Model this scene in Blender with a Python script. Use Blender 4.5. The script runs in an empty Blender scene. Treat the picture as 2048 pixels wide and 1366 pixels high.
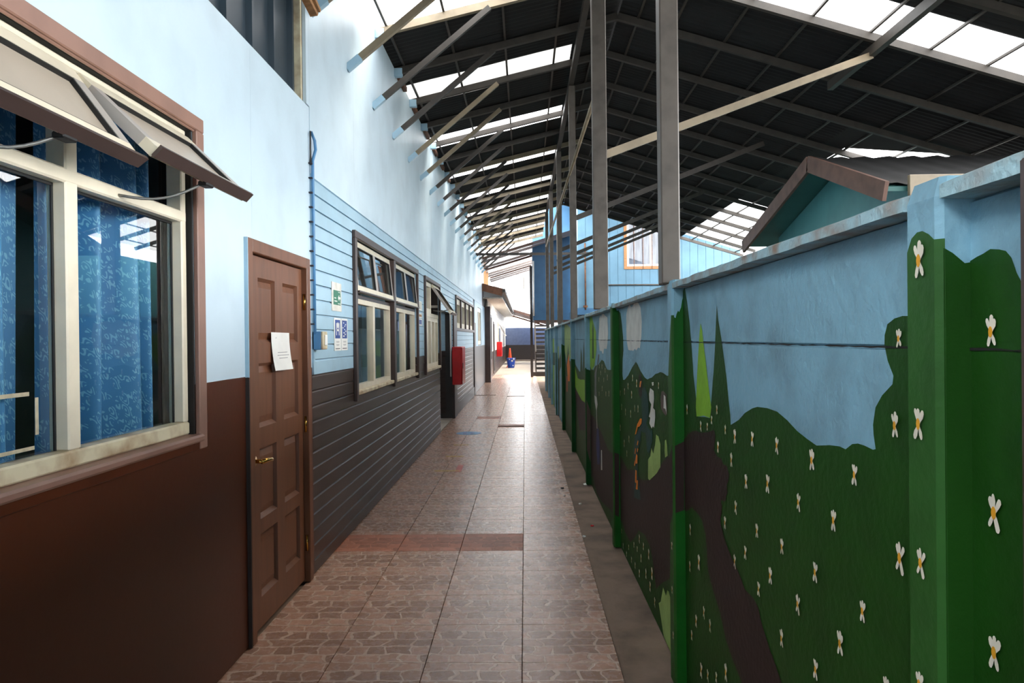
import bpy, bmesh, math, random
from mathutils import Matrix, Vector

random.seed(7)
SC = bpy.context.scene
COL = SC.collection

# ------------------------------------------------------------------ camera, sky, sun, exposure
H = 1.52
cam_d = bpy.data.cameras.new('camera')
cam = bpy.data.objects.new('camera', cam_d)
COL.objects.link(cam)
cam_d.sensor_width = 36.0
cam_d.lens = 1460.0 / 2048.0 * 36.0
cam_d.clip_start = 0.02
cam_d.clip_end = 300
cam.matrix_world = (Matrix.Translation((0, 0, H)) @ Matrix.Rotation(math.radians(1.0232), 4, 'Z')
                    @ Matrix.Rotation(math.radians(90 - 0.2634), 4, 'X') @ Matrix.Rotation(-0.011, 4, 'Z'))
SC.camera = cam

world = bpy.data.worlds.new('overcast_sky')
SC.world = world
world.use_nodes = True
bg = world.node_tree.nodes['Background']
bg.inputs['Color'].default_value = (0.97, 0.985, 1.0, 1)
bg.inputs['Strength'].default_value = 1.0

sun_d = bpy.data.lights.new('sun', 'SUN')
sun_d.energy = 1.2
sun_d.angle = math.radians(25)
sun_d.color = (1.0, 0.9, 0.75)
sun = bpy.data.objects.new('sun', sun_d)
COL.objects.link(sun)
sun.rotation_euler = Vector((-0.72, -0.42, -0.92)).to_track_quat('-Z', 'Y').to_euler()

SC.view_settings.view_transform = 'Standard'
SC.view_settings.look = 'None'
SC.view_settings.gamma = 1.0
SC.view_settings.use_curve_mapping = False
SC.view_settings.exposure = 3.68
SC.cycles.max_bounces = 10
SC.cycles.diffuse_bounces = 6
SC.cycles.transparent_max_bounces = 12

# ------------------------------------------------------------------ materials
def lin(c):
    r = []
    for v in c:
        v /= 255.0
        r.append(v / 12.92 if v <= 0.04045 else ((v + 0.055) / 1.055) ** 2.4)
    return (r[0], r[1], r[2], 1.0)

MATS = {}
def mat(name, c, rough=0.6, var=0.12, vscale=6.0, bump=0.0, bscale=60.0, metal=0.0, spec=0.5, c2=None, streak=None, coat=0.0):
    """painted / plain surface: base colour with slight cloudy variation and fine relief"""
    m = bpy.data.materials.new(name)
    m.use_nodes = True
    nt = m.node_tree
    b = nt.nodes['Principled BSDF']
    b.inputs['Roughness'].default_value = rough
    b.inputs['Metallic'].default_value = metal
    b.inputs['Specular IOR Level'].default_value = spec
    b.inputs['Coat Weight'].default_value = coat
    geo = nt.nodes.new('ShaderNodeNewGeometry')
    mp = nt.nodes.new('ShaderNodeMapping')
    if streak:
        mp.inputs['Scale'].default_value = streak
    nt.links.new(geo.outputs['Position'], mp.inputs['Vector'])
    n = nt.nodes.new('ShaderNodeTexNoise')
    n.inputs['Scale'].default_value = vscale
    n.inputs['Detail'].default_value = 5
    nt.links.new(mp.outputs['Vector'], n.inputs['Vector'])
    mx = nt.nodes.new('ShaderNodeMix')
    mx.data_type = 'RGBA'
    a = lin(c)
    d = lin(c2) if c2 else tuple(x * (1 - var * 2.2) for x in a[:3]) + (1,)
    mx.inputs['A'].default_value = a
    mx.inputs['B'].default_value = d
    rp = nt.nodes.new('ShaderNodeMapRange')
    rp.inputs['From Min'].default_value = 0.42
    rp.inputs['From Max'].default_value = 0.72
    nt.links.new(n.outputs['Fac'], rp.inputs['Value'])
    nt.links.new(rp.outputs['Result'], mx.inputs['Factor'])
    nt.links.new(mx.outputs['Result'], b.inputs['Base Color'])
    if bump:
        n2 = nt.nodes.new('ShaderNodeTexNoise')
        n2.inputs['Scale'].default_value = bscale
        n2.inputs['Detail'].default_value = 4
        nt.links.new(mp.outputs['Vector'], n2.inputs['Vector'])
        bp = nt.nodes.new('ShaderNodeBump')
        bp.inputs['Strength'].default_value = bump
        bp.inputs['Distance'].default_value = 0.01
        nt.links.new(n2.outputs['Fac'], bp.inputs['Height'])
        nt.links.new(bp.outputs['Normal'], b.inputs['Normal'])
    MATS[name] = m
    return m

def two_tone(name, upper, lower, split):
    """one wall painted in two colours, the line at a given height"""
    u, l = MATS[upper], MATS[lower]
    m = u.copy()
    m.name = name
    nt = m.node_tree
    b = nt.nodes['Principled BSDF']
    geo = nt.nodes.new('ShaderNodeNewGeometry')
    sep = nt.nodes.new('ShaderNodeSeparateXYZ')
    nt.links.new(geo.outputs['Position'], sep.inputs['Vector'])
    nz = nt.nodes.new('ShaderNodeTexNoise')
    nz.inputs['Scale'].default_value = 3.0
    ad = nt.nodes.new('ShaderNodeMath')
    ad.operation = 'MULTIPLY_ADD'
    ad.inputs[1].default_value = 0.012
    nt.links.new(nz.outputs['Fac'], ad.inputs[0])
    nt.links.new(sep.outputs['Z'], ad.inputs[2])
    gt = nt.nodes.new('ShaderNodeMath')
    gt.operation = 'GREATER_THAN'
    gt.inputs[1].default_value = split + 0.006
    nt.links.new(ad.outputs[0], gt.inputs[0])
    old = b.inputs['Base Color'].links[0].from_socket
    lb = l.node_tree.nodes['Principled BSDF']
    lc = [x for x in l.node_tree.nodes if x.type == 'MIX'][0].inputs['A'].default_value
    n2 = nt.nodes.new('ShaderNodeTexNoise')
    n2.inputs['Scale'].default_value = 2.2
    n2.inputs['Detail'].default_value = 6
    nt.links.new(geo.outputs['Position'], n2.inputs['Vector'])
    m2 = nt.nodes.new('ShaderNodeMix')
    m2.data_type = 'RGBA'
    m2.inputs['A'].default_value = lc
    m2.inputs['B'].default_value = (lc[0] * 0.72, lc[1] * 0.7, lc[2] * 0.7, 1)
    nt.links.new(n2.outputs['Fac'], m2.inputs['Factor'])
    mx = nt.nodes.new('ShaderNodeMix')
    mx.data_type = 'RGBA'
    nt.links.new(gt.outputs[0], mx.inputs['Factor'])
    nt.links.new(m2.outputs['Result'], mx.inputs['A'])
    nt.links.new(old, mx.inputs['B'])
    nt.links.new(mx.outputs['Result'], b.inputs['Base Color'])
    rm = nt.nodes.new('ShaderNodeMix')
    rm.data_type = 'FLOAT'
    rm.inputs['A'].default_value = lb.inputs['Roughness'].default_value
    rm.inputs['B'].default_value = b.inputs['Roughness'].default_value
    nt.links.new(gt.outputs[0], rm.inputs['Factor'])
    nt.links.new(rm.outputs['Result'], b.inputs['Roughness'])
    MATS[name] = m
    return m

mat('wall_blue', (204, 222, 233), 0.42, 0.05, 3.0, 0.04, 30)
mat('siding_blue', (166, 198, 216), 0.4, 0.06, 4.0, 0.05, 40)
mat('siding_brown', (66, 50, 44), 0.38, 0.15, 5.0, 0.05, 40, streak=(1, 0.3, 1))
mat('wall_brown', (90, 42, 21), 0.36, 0.15, 3.0, 0.03, 30, spec=0.3)
mat('wall_dark', (62, 56, 54), 0.35, 0.15, 4.0)
two_tone('flat_two_tone', 'wall_blue', 'wall_brown', 1.342)
two_tone('far_two_tone', 'siding_blue', 'wall_dark', 1.30)
two_tone('edge_two_tone', 'siding_blue', 'wall_dark', 1.34)
mat('trim_brown', (150, 112, 97), 0.42, 0.1, 5.0)
mat('trim_dark', (70, 54, 50), 0.42, 0.12, 5.0)
mat('door_brown', (122, 78, 54), 0.45, 0.12, 3.0, 0.04, 25, streak=(1, 6, 0.6))
mat('cream', (232, 220, 196), 0.4, 0.06, 7.0)
mat('cream_worn', (222, 210, 178), 0.5, 0.12, 9.0, c2=(170, 140, 105))
mat('brass', (214, 168, 84), 0.22, 0.08, 20, metal=1.0)
mat('dark_gap', (18, 15, 14), 0.8, 0.1)
mat('black_rubber', (26, 25, 25), 0.6, 0.1)
mat('sash_grey', (176, 168, 160), 0.4, 0.06)
mat('sash_lit', (186, 172, 154), 0.35, 0.05)  # opaque beige stands in for bounced light on the sash glass
mat('steel', (60, 53, 46), 0.55, 0.16, 9.0, 0.03, 40)
mat('post_steel', (92, 83, 75), 0.5, 0.16, 9.0, 0.03, 40)
mat('steel_light', (146, 130, 106), 0.5, 0.14, 6.0)
mat('steel_dark', (56, 51, 47), 0.5, 0.16, 9.0)
mat('rusty', (128, 84, 54), 0.75, 0.3, 14.0, 0.1, 60, c2=(70, 40, 26))
mat('roof_sheet', (27, 26, 26), 0.8, 0.3, 3.0, 0.05, 20)
mat('yard_soil', (66, 56, 48), 0.95, 0.2, 3.0, 0.2, 30)
mat('metal_cladding', (44, 58, 68), 0.4, 0.1, 3.0)
mat('concrete', (142, 117, 99), 0.85, 0.22, 3.5, 0.25, 50, c2=(98, 79, 66))
mat('concrete_pale', (196, 182, 166), 0.8, 0.1, 2.0, 0.1, 50)
mat('tile_joint', (70, 60, 54), 0.9, 0.2)
mat('wood', (178, 128, 84), 0.7, 0.2, 14.0, 0.05, 40, streak=(1, 1, 8))
mat('wood_dark', (112, 72, 50), 0.7, 0.2, 10.0)
mat('white', (238, 236, 230), 0.6, 0.04)
mat('canopy_metal', (176, 160, 154), 0.6, 0.1, 4)
mat('white_worn', (226, 222, 212), 0.6, 0.15, 12)
mat('red', (196, 16, 22), 0.35, 0.06)
mat('orange_plastic', (240, 84, 30), 0.45, 0.05)
mat('blue_plastic', (36, 82, 196), 0.4, 0.06)
mat('sign_green', (28, 116, 84), 0.4, 0.04)
mat('sign_blue', (44, 72, 150), 0.4, 0.04)
mat('ink', (170, 168, 168), 0.8, 0.05)
mat('ink_dark', (50, 48, 56), 0.8, 0.05)
mat('conduit_blue', (86, 140, 186), 0.4, 0.06)
mat('house_blue', (96, 136, 160), 0.55, 0.08, 3.0, 0.03, 30)
mat('house_blue_deep', (58, 102, 138), 0.55, 0.08, 3.0)
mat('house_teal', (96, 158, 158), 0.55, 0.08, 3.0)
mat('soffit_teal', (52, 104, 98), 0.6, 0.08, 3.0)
mat('curtain_lilac', (128, 124, 142), 0.7, 0.3, 3.0, streak=(5, 1, 0.5))
mat('back_blue', (104, 122, 160), 0.6, 0.08)
two_tone('back_two_tone', 'back_blue', 'wall_dark', 1.07)
mat('brown_fascia', (112, 82, 70), 0.6, 0.15, 8)
mat('room_wall', (150, 160, 165), 0.8, 0.06)
mat('room_floor', (90, 74, 64), 0.6, 0.1)
mat('tape_yellow', (196, 156, 60), 0.6, 0.15, 20)
mat('tape_red', (190, 90, 80), 0.6, 0.15, 20)
mat('sticker_blue', (96, 150, 196), 0.5, 0.1, 20)
mat('masking_tape', (196, 184, 156), 0.7, 0.15, 30)
mat('chrome_grey', (140, 138, 134), 0.35, 0.05, metal=0.6)
# mural paints (weathered masonry paint)
PAINT = {'g1': (22, 66, 12), 'g2': (40, 84, 32), 'g3': (10, 82, 16), 'g4': (38, 72, 28), 'g5': (14, 70, 26), 'lime': (128, 176, 50),
         'pale': (150, 176, 100), 'trunk': (46, 32, 30), 'trunk2': (84, 70, 64), 'cloud': (206, 204, 196), 'teal': (28, 66, 62),
         'dark': (44, 34, 28), 'orange': (228, 124, 28), 'navy': (38, 52, 100), 'grey': (110, 112, 112), 'rust': (150, 66, 30),
         'sky2': (130, 170, 186), 'petal': (222, 214, 196), 'core': (222, 158, 44)}
for k, c in PAINT.items():
    mat('mural_' + k, c, 0.55, 0.1, 9.0, 0.2, 45, spec=0.22)
mat('fence_blue', (124, 166, 184), 0.6, 0.12, 5.0, 0.5, 40, c2=(108, 140, 154), spec=0.25)
mat('fence_cap', (152, 182, 190), 0.75, 0.2, 12.0, 0.7, 60, c2=(140, 120, 104))

def glass(name, tint=(0.92, 0.96, 0.95), refl=1.0):
    m = bpy.data.materials.new(name)
    m.use_nodes = True
    nt = m.node_tree
    nt.nodes.remove(nt.nodes['Principled BSDF'])
    out = nt.nodes['Material Output']
    tr = nt.nodes.new('ShaderNodeBsdfTransparent')
    tr.inputs['Color'].default_value = tint + (1,)
    gl = nt.nodes.new('ShaderNodeBsdfGlossy')
    gl.inputs['Roughness'].default_value = 0.01
    gl.inputs['Color'].default_value = (refl, refl, refl, 1)
    fr = nt.nodes.new('ShaderNodeFresnel')
    fr.inputs['IOR'].default_value = 1.5
    mx = nt.nodes.new('ShaderNodeMixShader')
    ge = nt.nodes.new('ShaderNodeNewGeometry')
    fm = nt.nodes.new('ShaderNodeMath')
    fm.operation = 'MULTIPLY_ADD'      # the far face of the pane adds no total reflection
    fm.inputs[1].default_value = -1.0
    fm.inputs[2].default_value = 1.0
    nt.links.new(ge.outputs['Backfacing'], fm.inputs[0])
    f2 = nt.nodes.new('ShaderNodeMath')
    f2.operation = 'MULTIPLY'
    nt.links.new(fr.outputs[0], f2.inputs[0])
    nt.links.new(fm.outputs[0], f2.inputs[1])
    nt.links.new(f2.outputs[0], mx.inputs[0])
    nt.links.new(tr.outputs[0], mx.inputs[1])
    nt.links.new(gl.outputs[0], mx.inputs[2])
    nt.links.new(mx.outputs[0], out.inputs['Surface'])
    MATS[name] = m
glass('window_glass')

def sheet_translucent(name, clear, milky, col=(1, 1, 1)):
    m = bpy.data.materials.new(name)
    m.use_nodes = True
    nt = m.node_tree
    nt.nodes.remove(nt.nodes['Principled BSDF'])
    out = nt.nodes['Material Output']
    tr = nt.nodes.new('ShaderNodeBsdfTransparent')
    tr.inputs['Color'].default_value = tuple(c * clear for c in col) + (1,)
    tl = nt.nodes.new('ShaderNodeBsdfTranslucent')
    tl.inputs['Color'].default_value = tuple(c * min(0.9, clear * 1.1) for c in col) + (1,)
    mx = nt.nodes.new('ShaderNodeMixShader')
    mx.inputs[0].default_value = milky
    nt.links.new(tr.outputs[0], mx.inputs[1])
    nt.links.new(tl.outputs[0], mx.inputs[2])
    nt.links.new(mx.outputs[0], out.inputs['Surface'])
    MATS[name] = m
sheet_translucent('skylight', 0.5, 0.45, (0.98, 0.99, 1.0))
sheet_translucent('canopy_dim', 0.12, 0.25)
sheet_translucent('skylight_grimy', 0.16, 0.5, (0.5, 0.5, 0.48))
sheet_translucent('frosted', 0.8, 0.75, (0.9, 0.86, 0.78))

def tile_mat(name, stone, grout, rough, warm=None):
    m = bpy.data.materials.new(name)
    m.use_nodes = True
    nt = m.node_tree
    b = nt.nodes['Principled BSDF']
    b.inputs['Roughness'].default_value = rough
    tc = nt.nodes.new('ShaderNodeTexCoord')
    wn = nt.nodes.new('ShaderNodeTexNoise')
    wn.inputs['Scale'].default_value = 7.0
    wn.inputs['Detail'].default_value = 1.0
    nt.links.new(tc.outputs['Object'], wn.inputs['Vector'])
    wv = nt.nodes.new('ShaderNodeVectorMath')
    wv.operation = 'MULTIPLY_ADD'
    wv.inputs[1].default_value = (0.15, 0.085, 0.0)
    nt.links.new(wn.outputs['Color'], wv.inputs[0])
    nt.links.new(tc.outputs['Object'], wv.inputs[2])
    v = nt.nodes.new('ShaderNodeTexBrick')
    v.offset = 0.45
    v.squash = 1.25
    v.squash_frequency = 3
    v.inputs['Scale'].default_value = 1.0
    v.inputs['Brick Width'].default_value = 0.108
    v.inputs['Row Height'].default_value = 0.088
    v.inputs['Mortar Size'].default_value = 0.0075
    v.inputs['Mortar Smooth'].default_value = 0.35
    v.inputs['Color1'].default_value = (0, 0, 0, 1)
    v.inputs['Color2'].default_value = (1, 1, 1, 1)
    nt.links.new(wv.outputs[0], v.inputs['Vector'])
    v2 = v
    st = nt.nodes.new('ShaderNodeMapRange')
    st.inputs['To Min'].default_value = 1.0
    st.inputs['To Max'].default_value = 0.0
    nt.links.new(v.outputs['Fac'], st.inputs['Value'])
    sepc = nt.nodes.new('ShaderNodeSeparateColor')
    nt.links.new(v2.outputs['Color'], sepc.inputs[0])
    sm = nt.nodes.new('ShaderNodeMix')
    sm.data_type = 'RGBA'
    a = lin(stone)
    sm.inputs['A'].default_value = tuple(x * 0.68 for x in a[:3]) + (1,)
    sm.inputs['B'].default_value = tuple(min(1, x * 1.18) for x in a[:3]) + (1,)
    nt.links.new(sepc.outputs[0], sm.inputs['Factor'])
    geo = nt.nodes.new('ShaderNodeNewGeometry')
    n = nt.nodes.new('ShaderNodeTexNoise')
    n.inputs['Scale'].default_value = 24
    n.inputs['Detail'].default_value = 5
    nt.links.new(geo.outputs['Position'], n.inputs['Vector'])
    dm = nt.nodes.new('ShaderNodeMix')
    dm.data_type = 'RGBA'
    dm.blend_type = 'MULTIPLY'
    dm.inputs['B'].default_value = (0.66, 0.6, 0.57, 1)
    nr = nt.nodes.new('ShaderNodeMapRange')
    nr.inputs['From Min'].default_value = 0.52
    nr.inputs['From Max'].default_value = 0.75
    nt.links.new(n.outputs['Fac'], nr.inputs['Value'])
    nt.links.new(nr.outputs[0], dm.inputs['Factor'])
    gm = nt.nodes.new('ShaderNodeMix')
    gm.data_type = 'RGBA'
    gm.inputs['A'].default_value = lin(grout)
    nt.links.new(sm.outputs['Result'], gm.inputs['B'])
    nt.links.new(st.outputs[0], gm.inputs['Factor'])
    nt.links.new(gm.outputs['Result'], dm.inputs['A'])
    nt.links.new(dm.outputs['Result'], b.inputs['Base Color'])
    rr = nt.nodes.new('ShaderNodeMapRange')
    rr.inputs['To Min'].default_value = rough - 0.08
    rr.inputs['To Max'].default_value = rough + 0.12
    nt.links.new(n.outputs['Fac'], rr.inputs['Value'])
    nt.links.new(rr.outputs[0], b.inputs['Roughness'])
    bp = nt.nodes.new('ShaderNodeBump')
    bp.inputs['Strength'].default_value = 0.25
    bp.inputs['Distance'].default_value = 0.004
    nt.links.new(st.outputs[0], bp.inputs['Height'])
    nt.links.new(bp.outputs['Normal'], b.inputs['Normal'])
    MATS[name] = m
tile_mat('tile_stone', (196, 152, 130), (222, 190, 170), 0.25)
tile_mat('tile_red', (184, 116, 90), (192, 128, 102), 0.5)

def curtain_mat():
    m = bpy.data.materials.new('curtain_damask')
    m.use_nodes = True
    nt = m.node_tree
    b = nt.nodes['Principled BSDF']
    b.inputs['Roughness'].default_value = 0.5
    b.inputs['Sheen Weight'].default_value = 0.3
    uv = nt.nodes.new('ShaderNodeUVMap')
    uv.uv_map = 'UVMap'
    mp = nt.nodes.new('ShaderNodeMapping')
    mp.inputs['Scale'].default_value = (15, 15, 1)
    nt.links.new(uv.outputs[0], mp.inputs['Vector'])
    # scroll ornament: rings around a staggered lattice, broken by a finer voronoi
    sx = nt.nodes.new('ShaderNodeSeparateXYZ')
    nt.links.new(mp.outputs[0], sx.inputs[0])
    def math_(op, a, bb=None):
        k = nt.nodes.new('ShaderNodeMath')
        k.operation = op
        for i, q in enumerate((a, bb)):
            if q is None:
                continue
            if isinstance(q, (int, float)):
                k.inputs[i].default_value = q
            else:
                nt.links.new(q, k.inputs[i])
        return k.outputs[0]
    s1 = math_('SINE', math_('MULTIPLY', sx.outputs[0], 6.283))
    s2 = math_('SINE', math_('MULTIPLY', sx.outputs[1], 4.4))
    s3 = math_('SINE', math_('MULTIPLY', math_('ADD', sx.outputs[0], math_('MULTIPLY', sx.outputs[1], 0.35)), 18.0))
    sumv = math_('ADD', math_('MULTIPLY', s1, s2), math_('MULTIPLY', s3, 0.5))
    ringy = math_('SINE', math_('MULTIPLY', sumv, 7.0))
    vo = nt.nodes.new('ShaderNodeTexVoronoi')
    vo.inputs['Scale'].default_value = 3.0
    nt.links.new(mp.outputs[0], vo.inputs['Vector'])
    pat = math_('MULTIPLY', math_('GREATER_THAN', ringy, 0.25), math_('LESS_THAN', vo.outputs['Distance'], 0.5))
    mx = nt.nodes.new('ShaderNodeMix')
    mx.data_type = 'RGBA'
    mx.inputs['A'].default_value = lin((58, 122, 172))
    mx.inputs['B'].default_value = lin((118, 172, 204))
    nt.links.new(pat, mx.inputs['Factor'])
    nt.links.new(mx.outputs['Result'], b.inputs['Base Color'])
    MATS['curtain'] = m
curtain_mat()

lamp_m = bpy.data.materials.new('lamp_tube')
lamp_m.use_nodes = True
lamp_m.node_tree.nodes['Principled BSDF'].inputs['Emission Color'].default_value = (1, 0.97, 0.9, 1)
lamp_m.node_tree.nodes['Principled BSDF'].inputs['Emission Strength'].default_value = 1.2
MATS['lamp_tube'] = lamp_m

# ------------------------------------------------------------------ mesh helpers
def me_obj(name, verts, faces, m, parent=None, smooth=False):
    me = bpy.data.meshes.new(name)
    me.from_pydata([tuple(v) for v in verts], [], faces)
    if m:
        me.materials.append(MATS[m])
    me.update()
    if smooth:
        me.polygons.foreach_set('use_smooth', [True] * len(me.polygons))
    return link(name, me, parent)

def link(name, me, parent=None):
    o = bpy.data.objects.new(name, me)
    COL.objects.link(o)
    if parent is not None:
        o.parent = parent
        w = Vector((0, 0, 0))
        p = parent
        while p is not None:
            w += p.location
            p = p.parent
        o.location = -w
    return o

class MB:
    def __init__(self):
        self.v, self.f = [], []
    def add(self, vs, fs):
        n = len(self.v)
        self.v += [tuple(v) for v in vs]
        self.f += [tuple(i + n for i in q) for q in fs]
        return self
    def box(self, x0, x1, y0, y1, z0, z1):
        return self.add([(x0, y0, z0), (x1, y0, z0), (x1, y1, z0), (x0, y1, z0), (x0, y0, z1), (x1, y0, z1), (x1, y1, z1), (x0, y1, z1)],
                        [(0, 3, 2, 1), (4, 5, 6, 7), (0, 1, 5, 4), (1, 2, 6, 5), (2, 3, 7, 6), (3, 0, 4, 7)])
    def bevbox(self, x0, x1, y0, y1, z0, z1, b=0.004):
        bm = bmesh.new()
        bmesh.ops.create_cube(bm, size=1)
        for v in bm.verts:
            v.co = Vector(((x0 + x1) / 2 + v.co.x * (x1 - x0), (y0 + y1) / 2 + v.co.y * (y1 - y0), (z0 + z1) / 2 + v.co.z * (z1 - z0)))
        bmesh.ops.bevel(bm, geom=bm.edges[:], offset=b, segments=1, affect='EDGES')
        bm.verts.index_update()
        self.add([v.co[:] for v in bm.verts], [[q.index for q in fc.verts] for fc in bm.faces])
        bm.free()
        return self
    def bar(self, p, q, w, h, up=(0, 0, 1)):
        """rectangular bar from p to q, w across, h along up"""
        p, q, up = Vector(p), Vector(q), Vector(up)
        d = (q - p).normalized()
        s = d.cross(up).normalized()
        u = s.cross(d).normalized()
        vs = []
        for e in (p, q):
            for a, b in ((-1, -1), (1, -1), (1, 1), (-1, 1)):
                vs.append(e + s * (a * w / 2) + u * (b * h / 2))
        return self.add(vs, [(0, 3, 2, 1), (4, 5, 6, 7), (0, 1, 5, 4), (1, 2, 6, 5), (2, 3, 7, 6), (3, 0, 4, 7)])
    def tube(self, pts, r, seg=10):
        pts = [Vector(p) for p in pts]
        n0 = len(self.v)
        for i, p in enumerate(pts):
            d = (pts[min(i + 1, len(pts) - 1)] - pts[max(i - 1, 0)]).normalized()
            a = d.cross(Vector((0.31, 0.17, 0.93)) if abs(d.z) < 0.9 else Vector((1, 0, 0))).normalized()
            b = d.cross(a)
            for k in range(seg):
                t = 2 * math.pi * k / seg
                self.v.append(tuple(p + a * (r * math.cos(t)) + b * (r * math.sin(t))))
        for i in range(len(pts) - 1):
            for k in range(seg):
                a0 = n0 + i * seg + k
                a1 = n0 + i * seg + (k + 1) % seg
                self.f.append((a0, a1, a1 + seg, a0 + seg))
        self.f.append(tuple(n0 + k for k in range(seg))[::-1])
        self.f.append(tuple(n0 + (len(pts) - 1) * seg + k for k in range(seg)))
        return self
    def lathe(self, prof, cx, cy, seg=20):
        n0 = len(self.v)
        for r, z in prof:
            for k in range(seg):
                t = 2 * math.pi * k / seg
                self.v.append((cx + r * math.cos(t), cy + r * math.sin(t), z))
        for i in range(len(prof) - 1):
            for k in range(seg):
                a0 = n0 + i * seg + k
                a1 = n0 + i * seg + (k + 1) % seg
                self.f.append((a0, a1, a1 + seg, a0 + seg))
        self.f.append(tuple(n0 + k for k in range(seg))[::-1])
        self.f.append(tuple(n0 + (len(prof) - 1) * seg + k for k in range(seg)))
        return self
    def build(self, name, m, parent=None, smooth=False):
        return me_obj(name, self.v, self.f, m, parent, smooth)

def box(name, m, parent, *b):
    return MB().box(*b).build(name, m, parent)
def bbox(name, m, parent, *b, bev=0.004):
    return MB().bevbox(*b, b=bev).build(name, m, parent)

def empty(name, loc=(0, 0, 0)):
    o = bpy.data.objects.new(name, None)
    o.empty_display_size = 0.1
    COL.objects.link(o)
    o.location = loc
    return o
def tag(o, label, cat, group=None):
    o['label'] = label
    o['category'] = cat
    if group:
        o['group'] = group
    return o
def struct(o, label=None):
    o['kind'] = 'structure'
    if label:
        o['label'] = label
    return o

def rect_sub(rect, holes):
    """rectangle (y0,y1,z0,z1) minus holes -> list of rectangles"""
    out = [rect]
    for h in holes:
        nxt = []
        for (a, b, c, d) in out:
            if h[0] >= b or h[1] <= a or h[2] >= d or h[3] <= c:
                nxt.append((a, b, c, d))
                continue
            y0, y1 = max(a, h[0]), min(b, h[1])
            if a < h[0]:
                nxt.append((a, y0, c, d))
            if b > h[1]:
                nxt.append((y1, b, c, d))
            if c < h[2]:
                nxt.append((y0, y1, c, h[2]))
            if d > h[3]:
                nxt.append((y0, y1, h[3], d))
        out = nxt
    return [r for r in out if r[1] - r[0] > 0.004 and r[3] - r[2] > 0.004]

# ------------------------------------------------------------------ floor: concrete slab with printed stone tiles
XL = -1.38                     # corridor face of the left wall
XR0, KR = 0.70, 0.0041         # corridor face of the fence panels: x = XR0 - KR * y
floor_o = MB()
floor_o.box(-1.8, 0.86, -4, 30.0, -0.20, -0.012)
floor = struct(floor_o.build('floor', 'concrete'), 'dusty concrete ground strip beside printed stone floor tiles')
box('far_pavement', 'concrete_pale', floor, -1.8, 9.0, 30.0, 70.0, -0.20, -0.006)
box('yard_ground', 'yard_soil', floor, 0.86, 30.0, -20, 30.0, -0.20, -0.012)
box('room_slab', 'room_floor', floor, -6.0, -1.8, -4, 60.0, -0.20, -0.014)
TP, TQ = 0.4535, 0.45
tx0 = -1.390
tile_me = {}
def tile_mesh(kind, w, d):
    key = (kind, w, d)
    if key not in tile_me:
        b = MB().bevbox(-w / 2, w / 2, -d / 2, d / 2, -0.011, 0.0, b=0.0015)
        me = bpy.data.meshes.new('tile')
        me.from_pydata(b.v, [], b.f)
        me.materials.append(MATS[kind])
        tile_me[key] = me
    return tile_me[key]
row0 = 5.215 - 9 * TQ
for r in range(0, 65):
    yc = row0 + (r + 0.5) * TQ
    for c in range(4):
        xc = tx0 + (c + 0.5) * TP
        red = (r == 9 and c < 3) or (r == 28 and c == 1) or (r == 25 and c == 2)
        o = link('tile', tile_mesh('tile_red' if red else 'tile_stone', TP - 0.003, TQ - 0.0022), floor)
        o.location = (xc, yc, 0.0005 * random.random())
# gutter rubble edge along the left wall
box('threshold', 'concrete_pale', floor, -2.6, -1.395, 11.8, 13.85, -0.011, 0.012)

# small things on the floor
stk = empty('floor_sticker', (-0.92, 11.7, 0.001))
def disc(name, m, parent, cx, cy, rx, ry, z, t=0.0012, seg=28):
    vs = [(cx + rx * math.cos(2 * math.pi * k / seg), cy + ry * math.sin(2 * math.pi * k / seg), z) for k in range(seg)]
    vs += [(x, y, z + t) for x, y, _ in vs]
    fs = [tuple(range(seg))[::-1], tuple(range(seg, 2 * seg))] + [(k, (k + 1) % seg, seg + (k + 1) % seg, seg + k) for k in range(seg)]
    return me_obj(name, vs, fs, m, parent)
disc('sticker_disc', 'sticker_blue', stk, -0.92, 11.7, 0.2, 0.2, 0.001)
for dx in (-0.06, 0.06):
    disc('footprint', 'sign_blue', stk, -0.92 + dx, 11.7, 0.032, 0.09, 0.0022)
tag(stk, 'round blue footprint sticker worn on the floor tiles', 'sticker')
for (x0, x1, y, c, lb) in ((-1.06, -0.77, 8.38, 'tape_yellow', 'yellow tape line with a red smear at its end'),
                           (-1.04, -0.80, 9.41, 'tape_yellow', 'faded yellow tape line between two others'),
                           (-1.04, -0.82, 10.42, 'tape_yellow', 'short yellow tape line next to the blue sticker')):
    t = box('floor_tape', c, None, x0, x1, y - 0.03, y + 0.03, 0.0007, 0.0018)
    tag(t, lb, 'tape', 'floor markings')
t = box('floor_tape', 'tape_red', None, -0.82, -0.75, 8.30, 8.75, 0.0007, 0.0016)
tag(t, 'faint red tape remnant on the tiles by a yellow line', 'tape', 'floor markings')
for (x0, x1, y0, y1) in ((-0.48, -0.035, 12.5, 12.62), (-1.36, -0.8, 19.45, 19.6), (-0.48, -0.035, 19.0, 19.08)):
    t = bbox('floor_strip', 'wood_dark', None, x0, x1, y0, y1, 0.0005, 0.006, bev=0.002)
    tag(t, 'dark narrow strip laid across the floor tiles', 'strip', 'dark strips across the tiles')
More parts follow.
